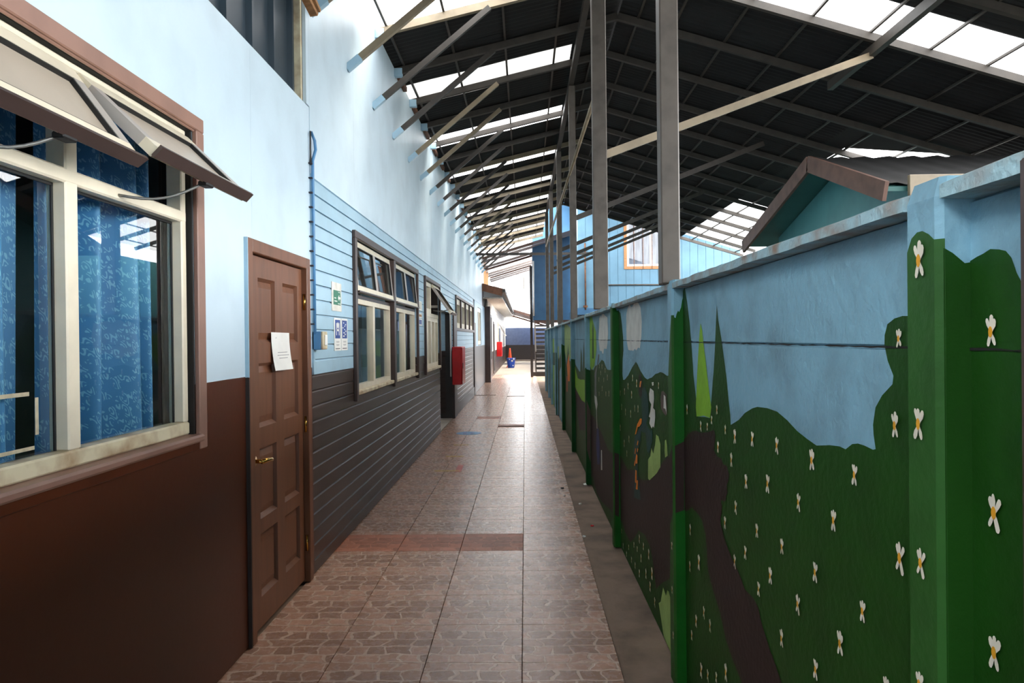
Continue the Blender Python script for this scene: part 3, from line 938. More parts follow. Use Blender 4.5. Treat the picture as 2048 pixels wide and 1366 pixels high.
# ------------------------------------------------------------------ right fence: precast panels between pilasters, painted with a mural
PILASTERS = [(1.25, 1.15), (3.276, 3.176), (5.382, 5.282), (7.634, 7.534), (9.804, 9.704), (12.114, 12.014), (14.453, 14.353), (16.744, 16.644), (18.613, 18.513), (20.907, 20.807)]
MURAL = [
    ('painted_hill', 'g1', 'bay', 1, [(1.171, 1.628), (1.147, 1.633), (1.133, 1.637), (1.118, 1.64), (1.101, 1.645), (1.081, 1.642), (1.066, 1.638), (1.054, 1.627), (1.043, 1.604), (1.028, 1.583), (0.826, 1.499), (0.826, 0.0), (1.171, 0.0)]),
    ('painted_hill', 'g2', 'face', 1, [(1.261, 1.612), (1.258, 1.624), (1.244, 1.656), (1.226, 1.678), (1.209, 1.686), (1.193, 1.686), (1.174, 1.678), (1.158, 1.668), (1.158, 0.0), (1.261, 0.0)]),
    ('painted_hill', 'g1', 'side0', 1, [(0.05, 1.668), (0.0479, 1.653), (0.0395, 1.652), (0.028, 1.645), (0.0165, 1.635), (0.0096, 1.629), (0, 1.631), (0, 0.0), (0.05, 0.0)]),
    ('painted_hill', 'g1', 'bay', 1, [(3.219, 1.701), (3.139, 1.729), (3.103, 1.673), (3.053, 1.567), (3.021, 1.463), (2.999, 1.361), (2.952, 1.265), (2.954, 1.21), (2.929, 1.199), (2.817, 1.209), (2.743, 1.213), (2.711, 1.302), (2.694, 1.358), (2.679, 1.396), (2.658, 1.487), (2.645, 1.559), (2.629, 1.631), (2.611, 1.576), (2.581, 1.523), (2.557, 1.471), (2.511, 1.369), (2.491, 1.302), (2.473, 1.253), (2.468, 1.22), (2.376, 1.247), (2.312, 1.276), (2.236, 1.298), (2.189, 1.307), (2.1, 1.312), (2.018, 1.31), (1.943, 1.295), (1.874, 1.275), (1.809, 1.264), (1.751, 1.256), (1.677, 1.268), (1.625, 1.273), (1.595, 1.271), (1.563, 1.287), (1.536, 1.292), (1.507, 1.292), (1.471, 1.289), (1.46, 1.292), (1.468, 1.319), (1.47, 1.339), (1.459, 1.375), (1.432, 1.401), (1.392, 1.425), (1.388, 1.441), (1.41, 1.47), (1.421, 1.499), (1.42, 1.518), (1.409, 1.539), (1.382, 1.549), (1.353, 1.553), (1.304, 1.551), (1.304, 0.0), (3.219, 0.0)]),
    ('painted_tree', 'lime', 'bay', 2, [(2.866, 1.571), (2.843, 1.543), (2.822, 1.485), (2.794, 1.429), (2.766, 1.358), (2.739, 1.299), (2.716, 1.255), (2.735, 1.214), (2.833, 1.213), (2.946, 1.197), (2.957, 1.232), (2.942, 1.304), (2.931, 1.364), (2.902, 1.465), (2.883, 1.534)]),
    ('painted_trunk', 'trunk', 'bay', 3, [(3.248, 1.049), (3.158, 1.08), (3.105, 1.104), (3.015, 1.129), (2.939, 1.139), (2.868, 1.142), (2.783, 1.154), (2.702, 1.172), (2.668, 1.176), (2.66, 1.153), (2.677, 1.118), (2.686, 1.101), (2.63, 1.086), (2.58, 1.088), (2.559, 1.071), (2.512, 1.073), (2.486, 1.046), (2.5, 1.021), (2.521, 1.006), (2.508, 0.982), (2.529, 0.966), (2.536, 0.947), (2.599, 0.937), (2.579, 0.92), (2.586, 0.895), (2.602, 0.872), (2.602, 0.858), (2.558, 0.815), (2.465, 0.772), (2.373, 0.742), (2.323, 0.716), (2.239, 0.719), (2.195, 0.707), (2.163, 0.672), (2.102, 0.631), (2.044, 0.599), (1.998, 0.572), (1.902, 0.521), (2.275, 0.325), (2.364, 0.399), (2.463, 0.427), (2.548, 0.464), (2.621, 0.532), (2.717, 0.58), (2.785, 0.63), (2.8, 0.703), (2.816, 0.758), (2.87, 0.799), (2.934, 0.807), (3.048, 0.808), (3.119, 0.777), (3.172, 0.764), (3.262, 0.744)]),
    ('painted_tree', 'g2', 'face', 1, [(3.34, 1.34), (3.26, 1.348), (3.232, 1.46), (3.206, 1.559), (3.16, 1.612), (3.16, 0.0), (3.34, 0.0)]),
    ('painted_trunk', 'trunk', 'face', 2, [(3.382, 0.972), (3.177, 1.049), (3.191, 0.754), (3.249, 0.683), (3.412, 0.384)]),
    ('painted_tree', 'g3', 'side1', 1, [(0.0491, 1.595), (0.0404, 1.604), (0.034, 1.599), (0.0295, 1.617), (0.0229, 1.632), (0.0186, 1.625), (0.0098, 1.645), (0.0052, 1.675), (0, 1.699), (0, 0.0), (0.0491, 0.0)]),
    ('painted_trunk', 'trunk', 'side1', 2, [(0.05, 1.045), (0.0026, 1.064), (0.0055, 0.766), (0.05, 0.754)]),
    ('painted_hill', 'g1', 'bay', 1, [(5.433, 1.728), (5.317, 1.714), (5.182, 1.688), (5.112, 1.604), (5.063, 1.522), (5.052, 1.426), (5.093, 1.369), (5.119, 1.266), (5.085, 1.222), (5.013, 1.226), (4.838, 1.265), (4.642, 1.331), (4.506, 1.366), (4.436, 1.352), (4.329, 1.317), (4.201, 1.289), (4.092, 1.281), (3.961, 1.298), (3.847, 1.324), (3.714, 1.34), (3.639, 1.339), (3.545, 1.33), (3.417, 1.335), (3.417, 0.0), (5.433, 0.0)]),
    ('painted_cloud', 'cloud', 'bay', 1, [(4.893, 1.669), (4.84, 1.706), (4.74, 1.73), (4.678, 1.709), (4.616, 1.711), (4.555, 1.731), (4.482, 1.736), (4.384, 1.722), (4.305, 1.689), (4.271, 1.606), (4.29, 1.521), (4.347, 1.451), (4.415, 1.455), (4.487, 1.436), (4.544, 1.446), (4.605, 1.431), (4.729, 1.432), (4.826, 1.435), (4.889, 1.493), (4.9, 1.571)]),
    ('painted_trunk', 'trunk', 'bay', 2, [(5.58, 0.639), (5.319, 0.671), (5.121, 0.655), (4.894, 0.63), (4.601, 0.683), (4.346, 0.672), (4.114, 0.712), (3.992, 0.741), (3.821, 0.809), (3.662, 0.895), (3.541, 0.939), (3.423, 0.977), (3.438, 0.681), (3.462, 0.661), (3.494, 0.596), (3.523, 0.352), (3.689, 0.282), (3.813, 0.219), (3.886, 0.179), (3.927, 0.226), (3.959, 0.283), (4.065, 0.354), (4.227, 0.374), (4.456, 0.341), (4.598, 0.264), (4.794, 0.173), (5.049, 0.169), (5.197, 0.201), (5.619, 0.152)]),
    ('painted_grass', 'pale', 'bay', 3, [(3.813, 0.13), (3.757, 0.158), (3.725, 0.202), (3.685, 0.255), (3.614, 0.238), (3.577, 0.279), (3.543, 0.284), (3.51, 0.268), (3.474, 0), (3.68, 0.008)]),
    ('painted_grass', 'pale', 'bay', 3, [(4.092, 0.833), (4.015, 0.865), (3.983, 0.914), (3.926, 0.892), (3.867, 0.951), (3.837, 1.006), (3.771, 1.005), (3.721, 0.973), (3.727, 0.855), (3.821, 0.809), (3.992, 0.746), (4.053, 0.724), (4.098, 0.726)]),
    ('painted_grass', 'pale', 'bay', 3, [(3.603, 1.008), (3.572, 1.017), (3.55, 0.988), (3.536, 0.944), (3.6, 0.925), (3.611, 0.956)]),
    ('painted_figure', 'cloud', 'bay', 4, [(3.993, 1.239), (3.893, 1.231), (3.882, 1.191), (3.913, 1.138), (3.857, 1.133), (3.854, 1.094), (3.89, 1.034), (3.924, 1.04), (3.962, 1.023), (4.034, 1.042), (4.002, 1.077), (4.047, 1.078), (4.001, 1.109), (3.969, 1.153), (4.027, 1.169), (4.031, 1.205)]),
    ('painted_figure', 'cloud', 'bay', 4, [(3.948, 1.273), (3.891, 1.279), (3.892, 1.261), (3.934, 1.256)]),
    ('painted_figure', 'cloud', 'bay', 4, [(3.613, 1.233), (3.573, 1.226), (3.543, 1.141), (3.576, 1.166), (3.624, 1.166)]),
    ('painted_trunk', 'trunk2', 'bay', 3, [(3.682, 1.242), (3.632, 1.25), (3.549, 1.237), (3.543, 1.141), (3.578, 1.133), (3.649, 1.144), (3.698, 1.159), (3.709, 1.206)]),
    ('painted_figure', 'teal', 'bay', 4, [(4.261, 1.221), (4.162, 1.233), (4.086, 1.196), (4.052, 1.151), (4.056, 1.082), (4.142, 1.03), (4.007, 1.004), (3.948, 1.022), (3.937, 0.962), (4.044, 0.878), (4.12, 0.872), (4.162, 0.973), (4.328, 0.963), (4.331, 0.906), (4.423, 0.847), (4.448, 0.739), (4.452, 0.681), (4.354, 0.548), (4.633, 0.502), (4.561, 0.72), (4.634, 0.779), (4.568, 0.897), (4.434, 0.95), (4.274, 1.014), (4.271, 1.059), (4.301, 1.112), (4.297, 1.179)]),
    ('painted_figure', 'dark', 'bay', 5, [(4.377, 1.287), (4.324, 1.301), (4.258, 1.265), (4.263, 1.182), (4.316, 1.155), (4.377, 1.173)]),
    ('painted_figure', 'orange', 'bay', 6, [(4.353, 1.22), (4.327, 1.256), (4.275, 1.262), (4.312, 1.223)]),
    ('painted_figure', 'orange', 'bay', 6, [(4.548, 0.911), (4.45, 0.988), (4.341, 1.035), (4.272, 1.042), (4.291, 1.012), (4.368, 0.984), (4.433, 0.973), (4.491, 0.925)]),
    ('painted_figure', 'orange', 'bay', 6, [(4.477, 0.857), (4.438, 0.891), (4.409, 0.892), (4.44, 0.862)]),
    ('painted_figure', 'orange', 'bay', 6, [(4.564, 0.791), (4.534, 0.831), (4.508, 0.829), (4.537, 0.792)]),
    ('painted_figure', 'orange', 'bay', 6, [(4.468, 0.817), (4.452, 0.843), (4.42, 0.842), (4.443, 0.821)]),
    ('painted_figure', 'orange', 'bay', 6, [(4.536, 0.754), (4.499, 0.801), (4.455, 0.796), (4.458, 0.749), (4.522, 0.735)]),
    ('painted_figure', 'orange', 'bay', 6, [(4.588, 0.715), (4.559, 0.75), (4.54, 0.747), (4.561, 0.714)]),
    ('painted_figure', 'orange', 'bay', 6, [(4.56, 0.613), (4.536, 0.695), (4.487, 0.698), (4.499, 0.619)]),
    ('painted_figure', 'orange', 'bay', 6, [(4.532, 0.577), (4.491, 0.638), (4.443, 0.648), (4.458, 0.587)]),
    ('painted_tree', 'g2', 'face', 1, [(5.417, 1.735), (5.209, 1.741), (5.209, 0.0), (5.417, 0.0)]),
    ('painted_tree', 'g3', 'side2', 1, [(0.0481, 1.737), (0.0265, 1.737), (0.0124, 1.708), (0, 1.715), (0, 0.0), (0.0481, 0.0)]),
    ('painted_trunk', 'trunk', 'face', 2, [(5.509, 0.669), (5.296, 0.684), (5.336, 0.214), (5.552, 0.176)]),
    ('painted_trunk', 'trunk', 'side2', 2, [(0.05, 0.686), (0.0086, 0.675), (0.0133, 0.219), (0.05, 0.234)]),
    ('painted_cloud', 'cloud', 'bay', 1, [(6.599, 1.69), (6.505, 1.714), (6.447, 1.693), (6.385, 1.72), (6.271, 1.722), (6.109, 1.695), (5.979, 1.68), (5.94, 1.554), (5.971, 1.488), (6.054, 1.421), (6.243, 1.421), (6.303, 1.376), (6.389, 1.378), (6.416, 1.396), (6.597, 1.4), (6.682, 1.492)]),
    ('painted_hill', 'g4', 'bay', 1, [(7.677, 1.203), (7.494, 1.227), (7.228, 1.194), (7.007, 1.245), (6.704, 1.27), (6.423, 1.322), (6.253, 1.312), (6.147, 1.278), (6.017, 1.253), (5.818, 1.259), (5.65, 1.269), (5.65, 0.0), (7.677, 0.0)]),
    ('painted_tree', 'lime', 'bay', 2, [(7.526, 1.734), (7.284, 1.723), (7.176, 1.677), (7.038, 1.618), (6.904, 1.574), (6.888, 1.395), (7.078, 1.243), (7.381, 1.187), (7.535, 1.225)]),
    ('painted_tree', 'g4', 'bay', 3, [(7.244, 1.599), (7.176, 1.677), (7.112, 1.597), (7.128, 1.312), (7.291, 1.308)]),
    ('painted_trunk', 'trunk', 'bay', 2, [(7.909, 0.723), (8.038, 0.71), (7.406, 0.729), (7.18, 0.738), (6.709, 0.688), (6.409, 0.655), (6.034, 0.596), (5.835, 0.597), (5.672, 0.624), (5.713, 0.129), (5.913, 0.122), (6.553, 0.047), (6.97, 0.027), (7.332, 0.122), (7.983, 0.008), (8.183, 0)]),
    ('painted_figure', 'grey', 'bay', 4, [(7.05, 1.173), (6.836, 1.252), (6.694, 1.365), (6.6, 1.363), (6.654, 1.325), (6.877, 1.182), (6.904, 1.042), (6.835, 0.933), (7.077, 0.912)]),
    ('painted_figure', 'cloud', 'bay', 5, [(7.085, 0.958), (6.878, 0.957), (6.798, 0.895), (6.877, 0.836), (6.866, 0.745), (6.841, 0.665), (6.895, 0.659), (6.918, 0.822), (7.056, 0.893)]),
    ('painted_figure', 'navy', 'bay', 4, [(6.895, 0.659), (6.742, 0.678), (6.659, 0.554), (6.679, 0.358), (6.875, 0.323), (6.978, 0.508)]),
    ('painted_figure', 'cloud', 'bay', 5, [(6.529, 0.511), (6.463, 0.521), (6.45, 0.348), (6.559, 0.328)]),
    ('painted_hill', 'g5', 'face', 1, [(7.771, 1.184), (7.239, 1.206), (7.239, 0.0), (7.771, 0.0)]),
    ('painted_hill', 'g5', 'side3', 1, [(0.05, 1.194), (0, 1.178), (0, 0.0), (0.05, 0.0)]),
    ('painted_trunk', 'trunk2', 'side3', 2, [(0.05, 0.874), (0.0023, 0.76), (0.0079, 0.229), (0.05, 0.358)]),
    ('painted_hill', 'g4', 'bay', 1, [(9.766, 1.215), (9.556, 1.158), (8.961, 1.101), (8.837, 1.107), (8.702, 1.401), (8.571, 1.327), (8.483, 1.123), (8.339, 1.387), (8.238, 1.507), (8.199, 1.136), (8.003, 1.145), (8.003, 0.0), (9.766, 0.0)]),
    ('painted_tree', 'lime', 'bay', 2, [(9.776, 1.15), (9.496, 1.077), (9.232, 1.007), (8.85, 1.009), (8.328, 1.038), (8.067, 1.036), (8.096, 0.793), (8.642, 0.773), (9.392, 0.833), (10.044, 0.896), (10.035, 0.952)]),
    ('painted_trunk', 'trunk', 'bay', 2, [(9.818, 0.867), (9.258, 0.822), (8.642, 0.773), (8.097, 0.784), (7.979, 0.507), (8.932, 0.387), (9.301, 0.511)]),
    ('painted_hill', 'g5', 'face', 1, [(9.988, 1.22), (9.582, 1.237), (9.582, 0.0), (9.988, 0.0)]),
    ('painted_hill', 'g5', 'side4', 1, [(0.05, 1.233), (0, 1.228), (0, 0.0), (0.05, 0.0)]),
    ('painted_tree', 'pale', 'bay', 1, [(12.087, 1.771), (11.239, 1.715), (10.505, 1.656), (10.488, 1.216), (11.534, 1.187), (12.058, 1.305)]),
    ('painted_hill', 'g4', 'bay', 2, [(12.437, 1.161), (11.954, 1.254), (11.552, 1.084), (11.093, 1.419), (10.85, 1.182), (10.409, 1.172), (10.409, 0.0), (12.437, 0.0)]),
    ('painted_figure', 'orange', 'bay', 3, [(11.448, 1.088), (10.927, 1.276), (10.687, 1.069), (10.772, 0.875), (11.189, 0.851)]),
    ('painted_figure', 'rust', 'bay', 3, [(11.584, 0.904), (11.214, 0.936), (11.316, 0.681), (11.627, 0.658)]),
    ('painted_hill', 'g5', 'side5', 1, [(0.05, 1.405), (0.0017, 1.385), (0.0017, 0.0), (0.05, 0.0)]),
    ('painted_hill', 'g5', 'face', 1, [(12.271, 1.41), (11.852, 1.413), (11.852, 0.0), (12.271, 0.0)]),
    ('painted_hill', 'g4', 'bay', 1, [(15.212, 1.208), (14.552, 1.214), (13.786, 1.123), (13.135, 1.257), (13.135, 0.0), (15.212, 0.0)]),
    ('painted_figure', 'pale', 'bay', 2, [(15.031, 1.369), (13.888, 1.35), (13.941, 1.103), (14.897, 1.19)]),
    ('painted_figure', 'sky2', 'bay', 3, [(13.689, 0.884), (12.966, 1.032), (13.063, 0), (13.9, 0)]),
    ('painted_hill', 'g5', 'side6', 1, [(0.05, 1.234), (0.0254, 1.218), (0.0254, 0.0), (0.05, 0.0)]),
    ('painted_tree', 'lime', 'bay', 1, [(17.725, 1.481), (15.942, 1.501), (16.13, 0), (17.461, 0), (17.617, 0.976)]),
    ('painted_hill', 'g5', 'bay', 2, [(17.683, 1.091), (16.647, 1.18), (15.433, 1.204), (15.496, 0.938), (16.72, 0.892), (17.726, 0.933)]),
    ('painted_hill', 'g5', 'bay', 1, [(19.998, 1.124), (18.174, 1.135), (18.174, 0.0), (19.998, 0.0)]),
    ('painted_figure', 'navy', 'bay', 2, [(19.742, 0.345), (18.265, 0.432), (18.425, 0), (19.922, 0)]),
    ('painted_hill', 'g4', 'bay', 1, [(22.681, 1.172), (21.387, 1.179), (20.969, 1.382), (20.5, 1.159), (20.118, 1.144), (20.118, 0.0), (22.681, 0.0)]),
]
FLOWERS = [
    ('bay', 1.091, 1.253, 0.029), ('bay', 1.093, 1.045, 0.028), ('bay', 1.095, 1.521, 0.025), ('bay', 1.36, 1.511, 0.019),
    ('face', 1.202, 1.372, 0.029), ('face', 1.199, 1.146, 0.025), ('face', 1.206, 0.945, 0.023), ('face', 1.197, 1.638, 0.032),
    ('bay', 1.771, 1.217, 0.029), ('bay', 1.545, 1.224, 0.025), ('bay', 1.859, 1.096, 0.024), ('bay', 1.651, 1.102, 0.027),
    ('bay', 1.377, 1.348, 0.026), ('bay', 1.981, 0.948, 0.024), ('bay', 1.757, 0.951, 0.027), ('bay', 1.87, 0.833, 0.027),
    ('bay', 1.514, 0.949, 0.025), ('bay', 1.99, 0.696, 0.026), ('bay', 1.623, 0.836, 0.03), ('bay', 1.76, 0.716, 0.027),
    ('bay', 1.363, 1.104, 0.031), ('bay', 1.419, 0.838, 0.023), ('bay', 3.101, 1.208, 0.024), ('bay', 2.627, 1.254, 0.019),
    ('bay', 2.701, 1.21, 0.018), ('bay', 2.867, 1.168, 0.022), ('bay', 2.765, 1.178, 0.017), ('bay', 2.521, 1.196, 0.018),
    ('bay', 2.409, 1.187, 0.027), ('bay', 2.226, 1.205, 0.026), ('bay', 2.013, 1.217, 0.025), ('bay', 2.617, 1.123, 0.023),
    ('bay', 2.452, 1.103, 0.026), ('bay', 2.293, 1.062, 0.026), ('bay', 2.091, 1.096, 0.03), ('bay', 2.407, 0.956, 0.024),
    ('bay', 2.536, 0.873, 0.025), ('bay', 3.065, 0.708, 0.026), ('bay', 2.191, 0.935, 0.024), ('bay', 2.307, 0.836, 0.024),
    ('bay', 2.424, 0.773, 0.025), ('bay', 2.919, 0.618, 0.035), ('bay', 3.078, 0.55, 0.025), ('bay', 2.076, 0.838, 0.027),
    ('bay', 2.18, 0.765, 0.024), ('bay', 2.846, 0.445, 0.026), ('bay', 2.975, 0.362, 0.029), ('bay', 2.754, 0.428, 0.027),
    ('bay', 3.056, 0.269, 0.024), ('bay', 2.898, 0.195, 0.033), ('bay', 2.795, 0.223, 0.025), ('bay', 2.671, 0.274, 0.022),
    ('bay', 2.544, 0.348, 0.033), ('bay', 4.622, 1.259, 0.024), ('bay', 4.46, 1.236, 0.028), ('bay', 4.823, 1.195, 0.024),
    ('bay', 4.991, 1.148, 0.026), ('bay', 5.209, 1.119, 0.022), ('bay', 4.669, 1.149, 0.029), ('bay', 5.142, 1.027, 0.025),
    ('bay', 4.955, 1.012, 0.027), ('bay', 4.718, 1.024, 0.029), ('bay', 4.545, 1.074, 0.024), ('bay', 4.415, 1.084, 0.026),
    ('bay', 3.744, 1.269, 0.02), ('bay', 4.805, 0.849, 0.025), ('bay', 5.031, 0.788, 0.03), ('bay', 4.908, 0.736, 0.024),
    ('bay', 5.228, 0.869, 0.027), ('bay', 5.212, 0.136, 0.02), ('bay', 5.139, 0.051, 0.022), ('bay', 4.871, 0.118, 0.021),
    ('bay', 4.634, 0.2, 0.02), ('bay', 4.504, 0.211, 0.02), ('bay', 4.27, 0.295, 0.025), ('bay', 4.417, 0.3, 0.028),
    ('bay', 4.09, 0.303, 0.034), ('bay', 4.361, 0.197, 0.027), ('bay', 4.975, 0.04, 0.022), ('bay', 4.75, 0.07, 0.023),
    ('bay', 4.596, 0.082, 0.022), ('bay', 4.431, 0.086, 0.028), ('bay', 4.191, 0.159, 0.032), ('bay', 3.993, 0.223, 0.039),
    ('bay', 4.055, 0.133, 0.031), ('bay', 3.916, 0.097, 0.028), ('face', 3.201, 0.604, 0.02), ('face', 3.205, 0.408, 0.019),
    ('face', 3.19, 0.215, 0.019), ('bay', 6.611, 1.257, 0.023), ('bay', 6.382, 1.263, 0.026), ('bay', 6.15, 1.241, 0.025),
    ('bay', 6.494, 1.2, 0.023), ('bay', 5.987, 1.188, 0.029), ('bay', 6.654, 1.136, 0.023), ('bay', 6.251, 1.155, 0.022),
    ('bay', 6.389, 1.071, 0.026), ('bay', 6.648, 1.003, 0.023), ('bay', 6.104, 1.045, 0.024), ('bay', 5.893, 1.064, 0.027),
]

def xw(s, n=0.0):
    return XR0 - KR * s - n
def wq(s0, s1, n0, n1, z0, z1):
    """box in fence coordinates: s along the fence, n out of its face"""
    vs = [(xw(s, n), s, z) for z in (z0, z1) for s, n in ((s0, n0), (s1, n0), (s1, n1), (s0, n1))]
    return vs, [(0, 1, 2, 3), (7, 6, 5, 4), (0, 4, 5, 1), (1, 5, 6, 2), (2, 6, 7, 3), (3, 7, 4, 0)]
S_END = 20.9
vs, fs = wq(-2.0, S_END, -0.07, -0.02, 0, 1.70)
wall_right = struct(me_obj('wall_right', vs, fs, 'fence_blue'), 'precast concrete fence painted with a green landscape mural')
ZS = (0.0, 0.5, 0.99, 1.495, 1.728)
edges = [-2.0, -0.9] + [p[0] for p in PILASTERS]
near = [-2.0, -1.0] + [p[1] for p in PILASTERS]
def panel_mesh(s0, s1, z0, z1):
    c = 0.005
    o = [(s0, z0), (s1, z0), (s1, z1), (s0, z1)]
    i = [(s0, z0 + c), (s1, z0 + c), (s1, z1 - c), (s0, z1 - c)]
    vs = [(xw(s, -0.025), s, z) for s, z in o] + [(xw(s, -0.008), s, z) for s, z in o] + [(xw(s, 0), s, z) for s, z in i]
    fs = [(0, 1, 2, 3)] + [(k, k + 4, (k + 1) % 4 + 4, (k + 1) % 4) for k in range(4)] + [(k + 4, k + 8, (k + 1) % 4 + 8, (k + 1) % 4 + 4) for k in range(4)] + [(11, 10, 9, 8)]
    return vs, fs
for i in range(len(edges) - 1):
    for k in range(4):
        vs, fs = panel_mesh(edges[i] - 0.06, near[i + 1] + 0.06, ZS[k], ZS[k + 1])
        me_obj('panel', vs, fs, 'fence_blue', wall_right)
    if i > 0:
        rj = random.Random(90 + i)
        nj = 60
        vs, fs = [], []
        for j in range(nj + 1):
            s_ = edges[i] + (near[i + 1] - edges[i]) * j / nj
            zm, hw = 1.495 + 0.0016 * (rj.random() - 0.5), 0.0004 + 0.0020 * rj.random()
            vs += [(xw(s_, 0.0030), s_, zm - hw), (xw(s_, 0.0030), s_, zm + hw)]
        for j in range(nj):
            fs.append((2 * j, 2 * j + 1, 2 * j + 3, 2 * j + 2))
        me_obj('joint', vs, fs, 'dark_gap', wall_right)
    # cap strip of the bay, its edges broken and uneven
    n = 26
    a, c = edges[i] + 0.004, near[i + 1] - 0.004
    vs, fs = [], []
    rnd = random.Random(40 + i)
    for j in range(n + 1):
        s = a + (c - a) * j / n
        w = 0.050 + 0.004 * (rnd.random() - 0.5)
        zt = 1.757 + 0.004 * (rnd.random() - 0.5)
        vs += [(xw(s, -0.08), s, 1.725), (xw(s, w), s, 1.726 + 0.004 * rnd.random()), (xw(s, w), s, zt - 0.006), (xw(s, w - 0.012), s, zt), (xw(s, -0.08), s, zt)]
    for j in range(n):
        for q in range(5):
            fs.append((j * 5 + q, j * 5 + (q + 1) % 5, (j + 1) * 5 + (q + 1) % 5, (j + 1) * 5 + q))
    fs += [(0, 4, 3, 2, 1), tuple(n * 5 + q for q in range(5))]
    me_obj('cap', vs, fs, 'fence_cap', wall_right)
for i, (sf, sn) in enumerate(PILASTERS + [(-0.9, -1.0)]):
    b = 0.010
    zt = 1.755
    prof = [(sf, -0.07), (sf, 0.05 - b), (sf - b, 0.05), (sn + b, 0.05), (sn, 0.05 - b), (sn, -0.07)]
    n = len(prof)
    vs = [(xw(s, q), s, 0.0) for s, q in prof] + [(xw(s, q), s, zt - 0.02) for s, q in prof] + [(xw(s, q * 0.8 if q > 0 else q), s * 0.9 + (sf + sn) / 2 * 0.1, zt + 0.012) for s, q in prof]
    fs = [tuple(range(2 * n, 3 * n))] + [(k, (k + 1) % n, (k + 1) % n + n, k + n) for k in range(n)] + [(k + n, (k + 1) % n + n, (k + 1) % n + 2 * n, k + 2 * n) for k in range(n)]
    me_obj('pilaster', vs, fs, 'fence_blue', wall_right)

def clip_z(poly, z, keep_above):
    out = []
    n = len(poly)
    for i in range(n):
        a, b_ = poly[i], poly[(i + 1) % n]
        ia = a[1] >= z if keep_above else a[1] <= z
        ib = b_[1] >= z if keep_above else b_[1] <= z
        if ia:
            out.append(a)
        if ia != ib:
            t = (z - a[1]) / (b_[1] - a[1])
            out.append((a[0] + (b_[0] - a[0]) * t, z))
    return out
def rough_outline(poly, amp, rnd):
    """hand-painted edge: subdivide long edges and jitter a little"""
    out = []
    n = len(poly)
    for i in range(n):
        a, b_ = poly[i], poly[(i + 1) % n]
        L = math.hypot(b_[0] - a[0], b_[1] - a[1])
        m_ = max(1, min(6, int(L / 0.05)))
        if abs(a[1]) < 1e-4 and abs(b_[1]) < 1e-4:
            m_ = 1
        for k in range(m_):
            t = k / m_
            j = amp if 0 < k else 0
            zz = a[1] + (b_[1] - a[1]) * t + (rnd.random() - 0.5) * 2 * j
            out.append((a[0] + (b_[0] - a[0]) * t + (rnd.random() - 0.5) * 2 * j, max(0.0, zz)))
    return out
rnd = random.Random(11)
for (name, colr, surf, lay, pts) in MURAL:
    off = 0.0009 * lay
    if surf.startswith('side'):
        sn = PILASTERS[int(surf[4:])][1]
        pts = [(-0.004 if q <= 0.002 else min(q, 0.0425), z) for q, z in pts]
        vs = [(xw(sn, q), sn - off, z) for q, z in pts]
        me_obj(name, vs, [tuple(range(len(vs)))], 'mural_' + colr, wall_right)
        continue
    if surf == 'face':
        sc = sum(p[0] for p in pts) / len(pts)
        i = min(range(len(PILASTERS)), key=lambda q: abs(PILASTERS[q][1] + 0.05 - sc))
        sf, sn = PILASTERS[i]
        pts = [(min(max(s, sn + 0.010), sf - 0.010), z) for s, z in pts]
        vs = [(xw(s, 0.05 + off), s, z) for s, z in pts]
        me_obj(name, vs, [tuple(range(len(vs)))], 'mural_' + colr, wall_right)
        # the chamfered arris towards the viewer carries the same paint
        if lay == 1:
            zt = pts[-3][1] if len(pts) > 3 else pts[0][1]
            o2 = off * 0.75
            vs = [(xw(sn + 0.010, 0.05 + off), sn + 0.010, 0), (xw(sn, 0.0395 + o2), sn - off * 1.3, 0), (xw(sn, 0.0395 + o2), sn - off * 1.3, zt), (xw(sn + 0.010, 0.05 + off), sn + 0.010, zt)]
            me_obj(name, vs, [(0, 1, 2, 3)], 'mural_' + colr, wall_right)
        continue
    poly = rough_outline(pts, 0.0018, rnd)
    vs, fs = [], []
    for k in range(4):
        q = clip_z(clip_z(poly, ZS[k], True), ZS[k + 1], False)
        if len(q) < 3:
            continue
        n = len(vs)
        vs += [(xw(s, off), s, z) for s, z in q]
        fs.append(tuple(range(n, n + len(q))))
    if fs:
        me_obj(name, vs, fs, 'mural_' + colr, wall_right)
# painted flowers: three petals up, two down, ochre heart (a handful of hand-made variants)
def flower_mesh(seed):
    r_ = random.Random(seed)
    vs, fs, mi = [], [], []
    def blob(cx, cz, ang, L, w, x, m_):
        n = len(vs)
        prof = ((0, 0.45), (0.3, 0.7), (0.62, 1.0), (0.9, 0.85), (1.0, 0.3))
        d = (math.sin(ang), math.cos(ang))
        s = (d[1], -d[0])
        L_, R_ = [], []
        for t, k in prof:
            ww = w * k * (0.85 + 0.3 * r_.random())
            L_.append((x, cx + d[0] * L * t - s[0] * ww, cz + d[1] * L * t - s[1] * ww))
            R_.append((x, cx + d[0] * L * t + s[0] * ww, cz + d[1] * L * t + s[1] * ww))
        vs.extend(L_ + R_[::-1])
        fs.append(tuple(range(n, n + 10)))
        mi.append(m_)
    for k, a in enumerate((-0.62, 0.02, 0.62, 2.62, -2.62)):
        blob(0, 0, a + 0.25 * (r_.random() - 0.5), 0.95 + 0.2 * (r_.random() - 0.5), 0.17 + 0.06 * r_.random(), -0.0001 * k, 0)
    n = len(vs)
    for k in range(10):
        t = 2 * math.pi * k / 10
        vs.append((-0.0012, 0.24 * math.cos(t), 0.02 + 0.34 * math.sin(t)))
    fs.append(tuple(range(n, n + 10)))
    mi.append(1)
    me = bpy.data.meshes.new('painted_flower')
    me.from_pydata(vs, [], fs)
    me.materials.append(MATS['mural_petal'])
    me.materials.append(MATS['mural_core'])
    me.polygons.foreach_set('material_index', mi)
    return me
FM = [flower_mesh(60 + k) for k in range(5)]
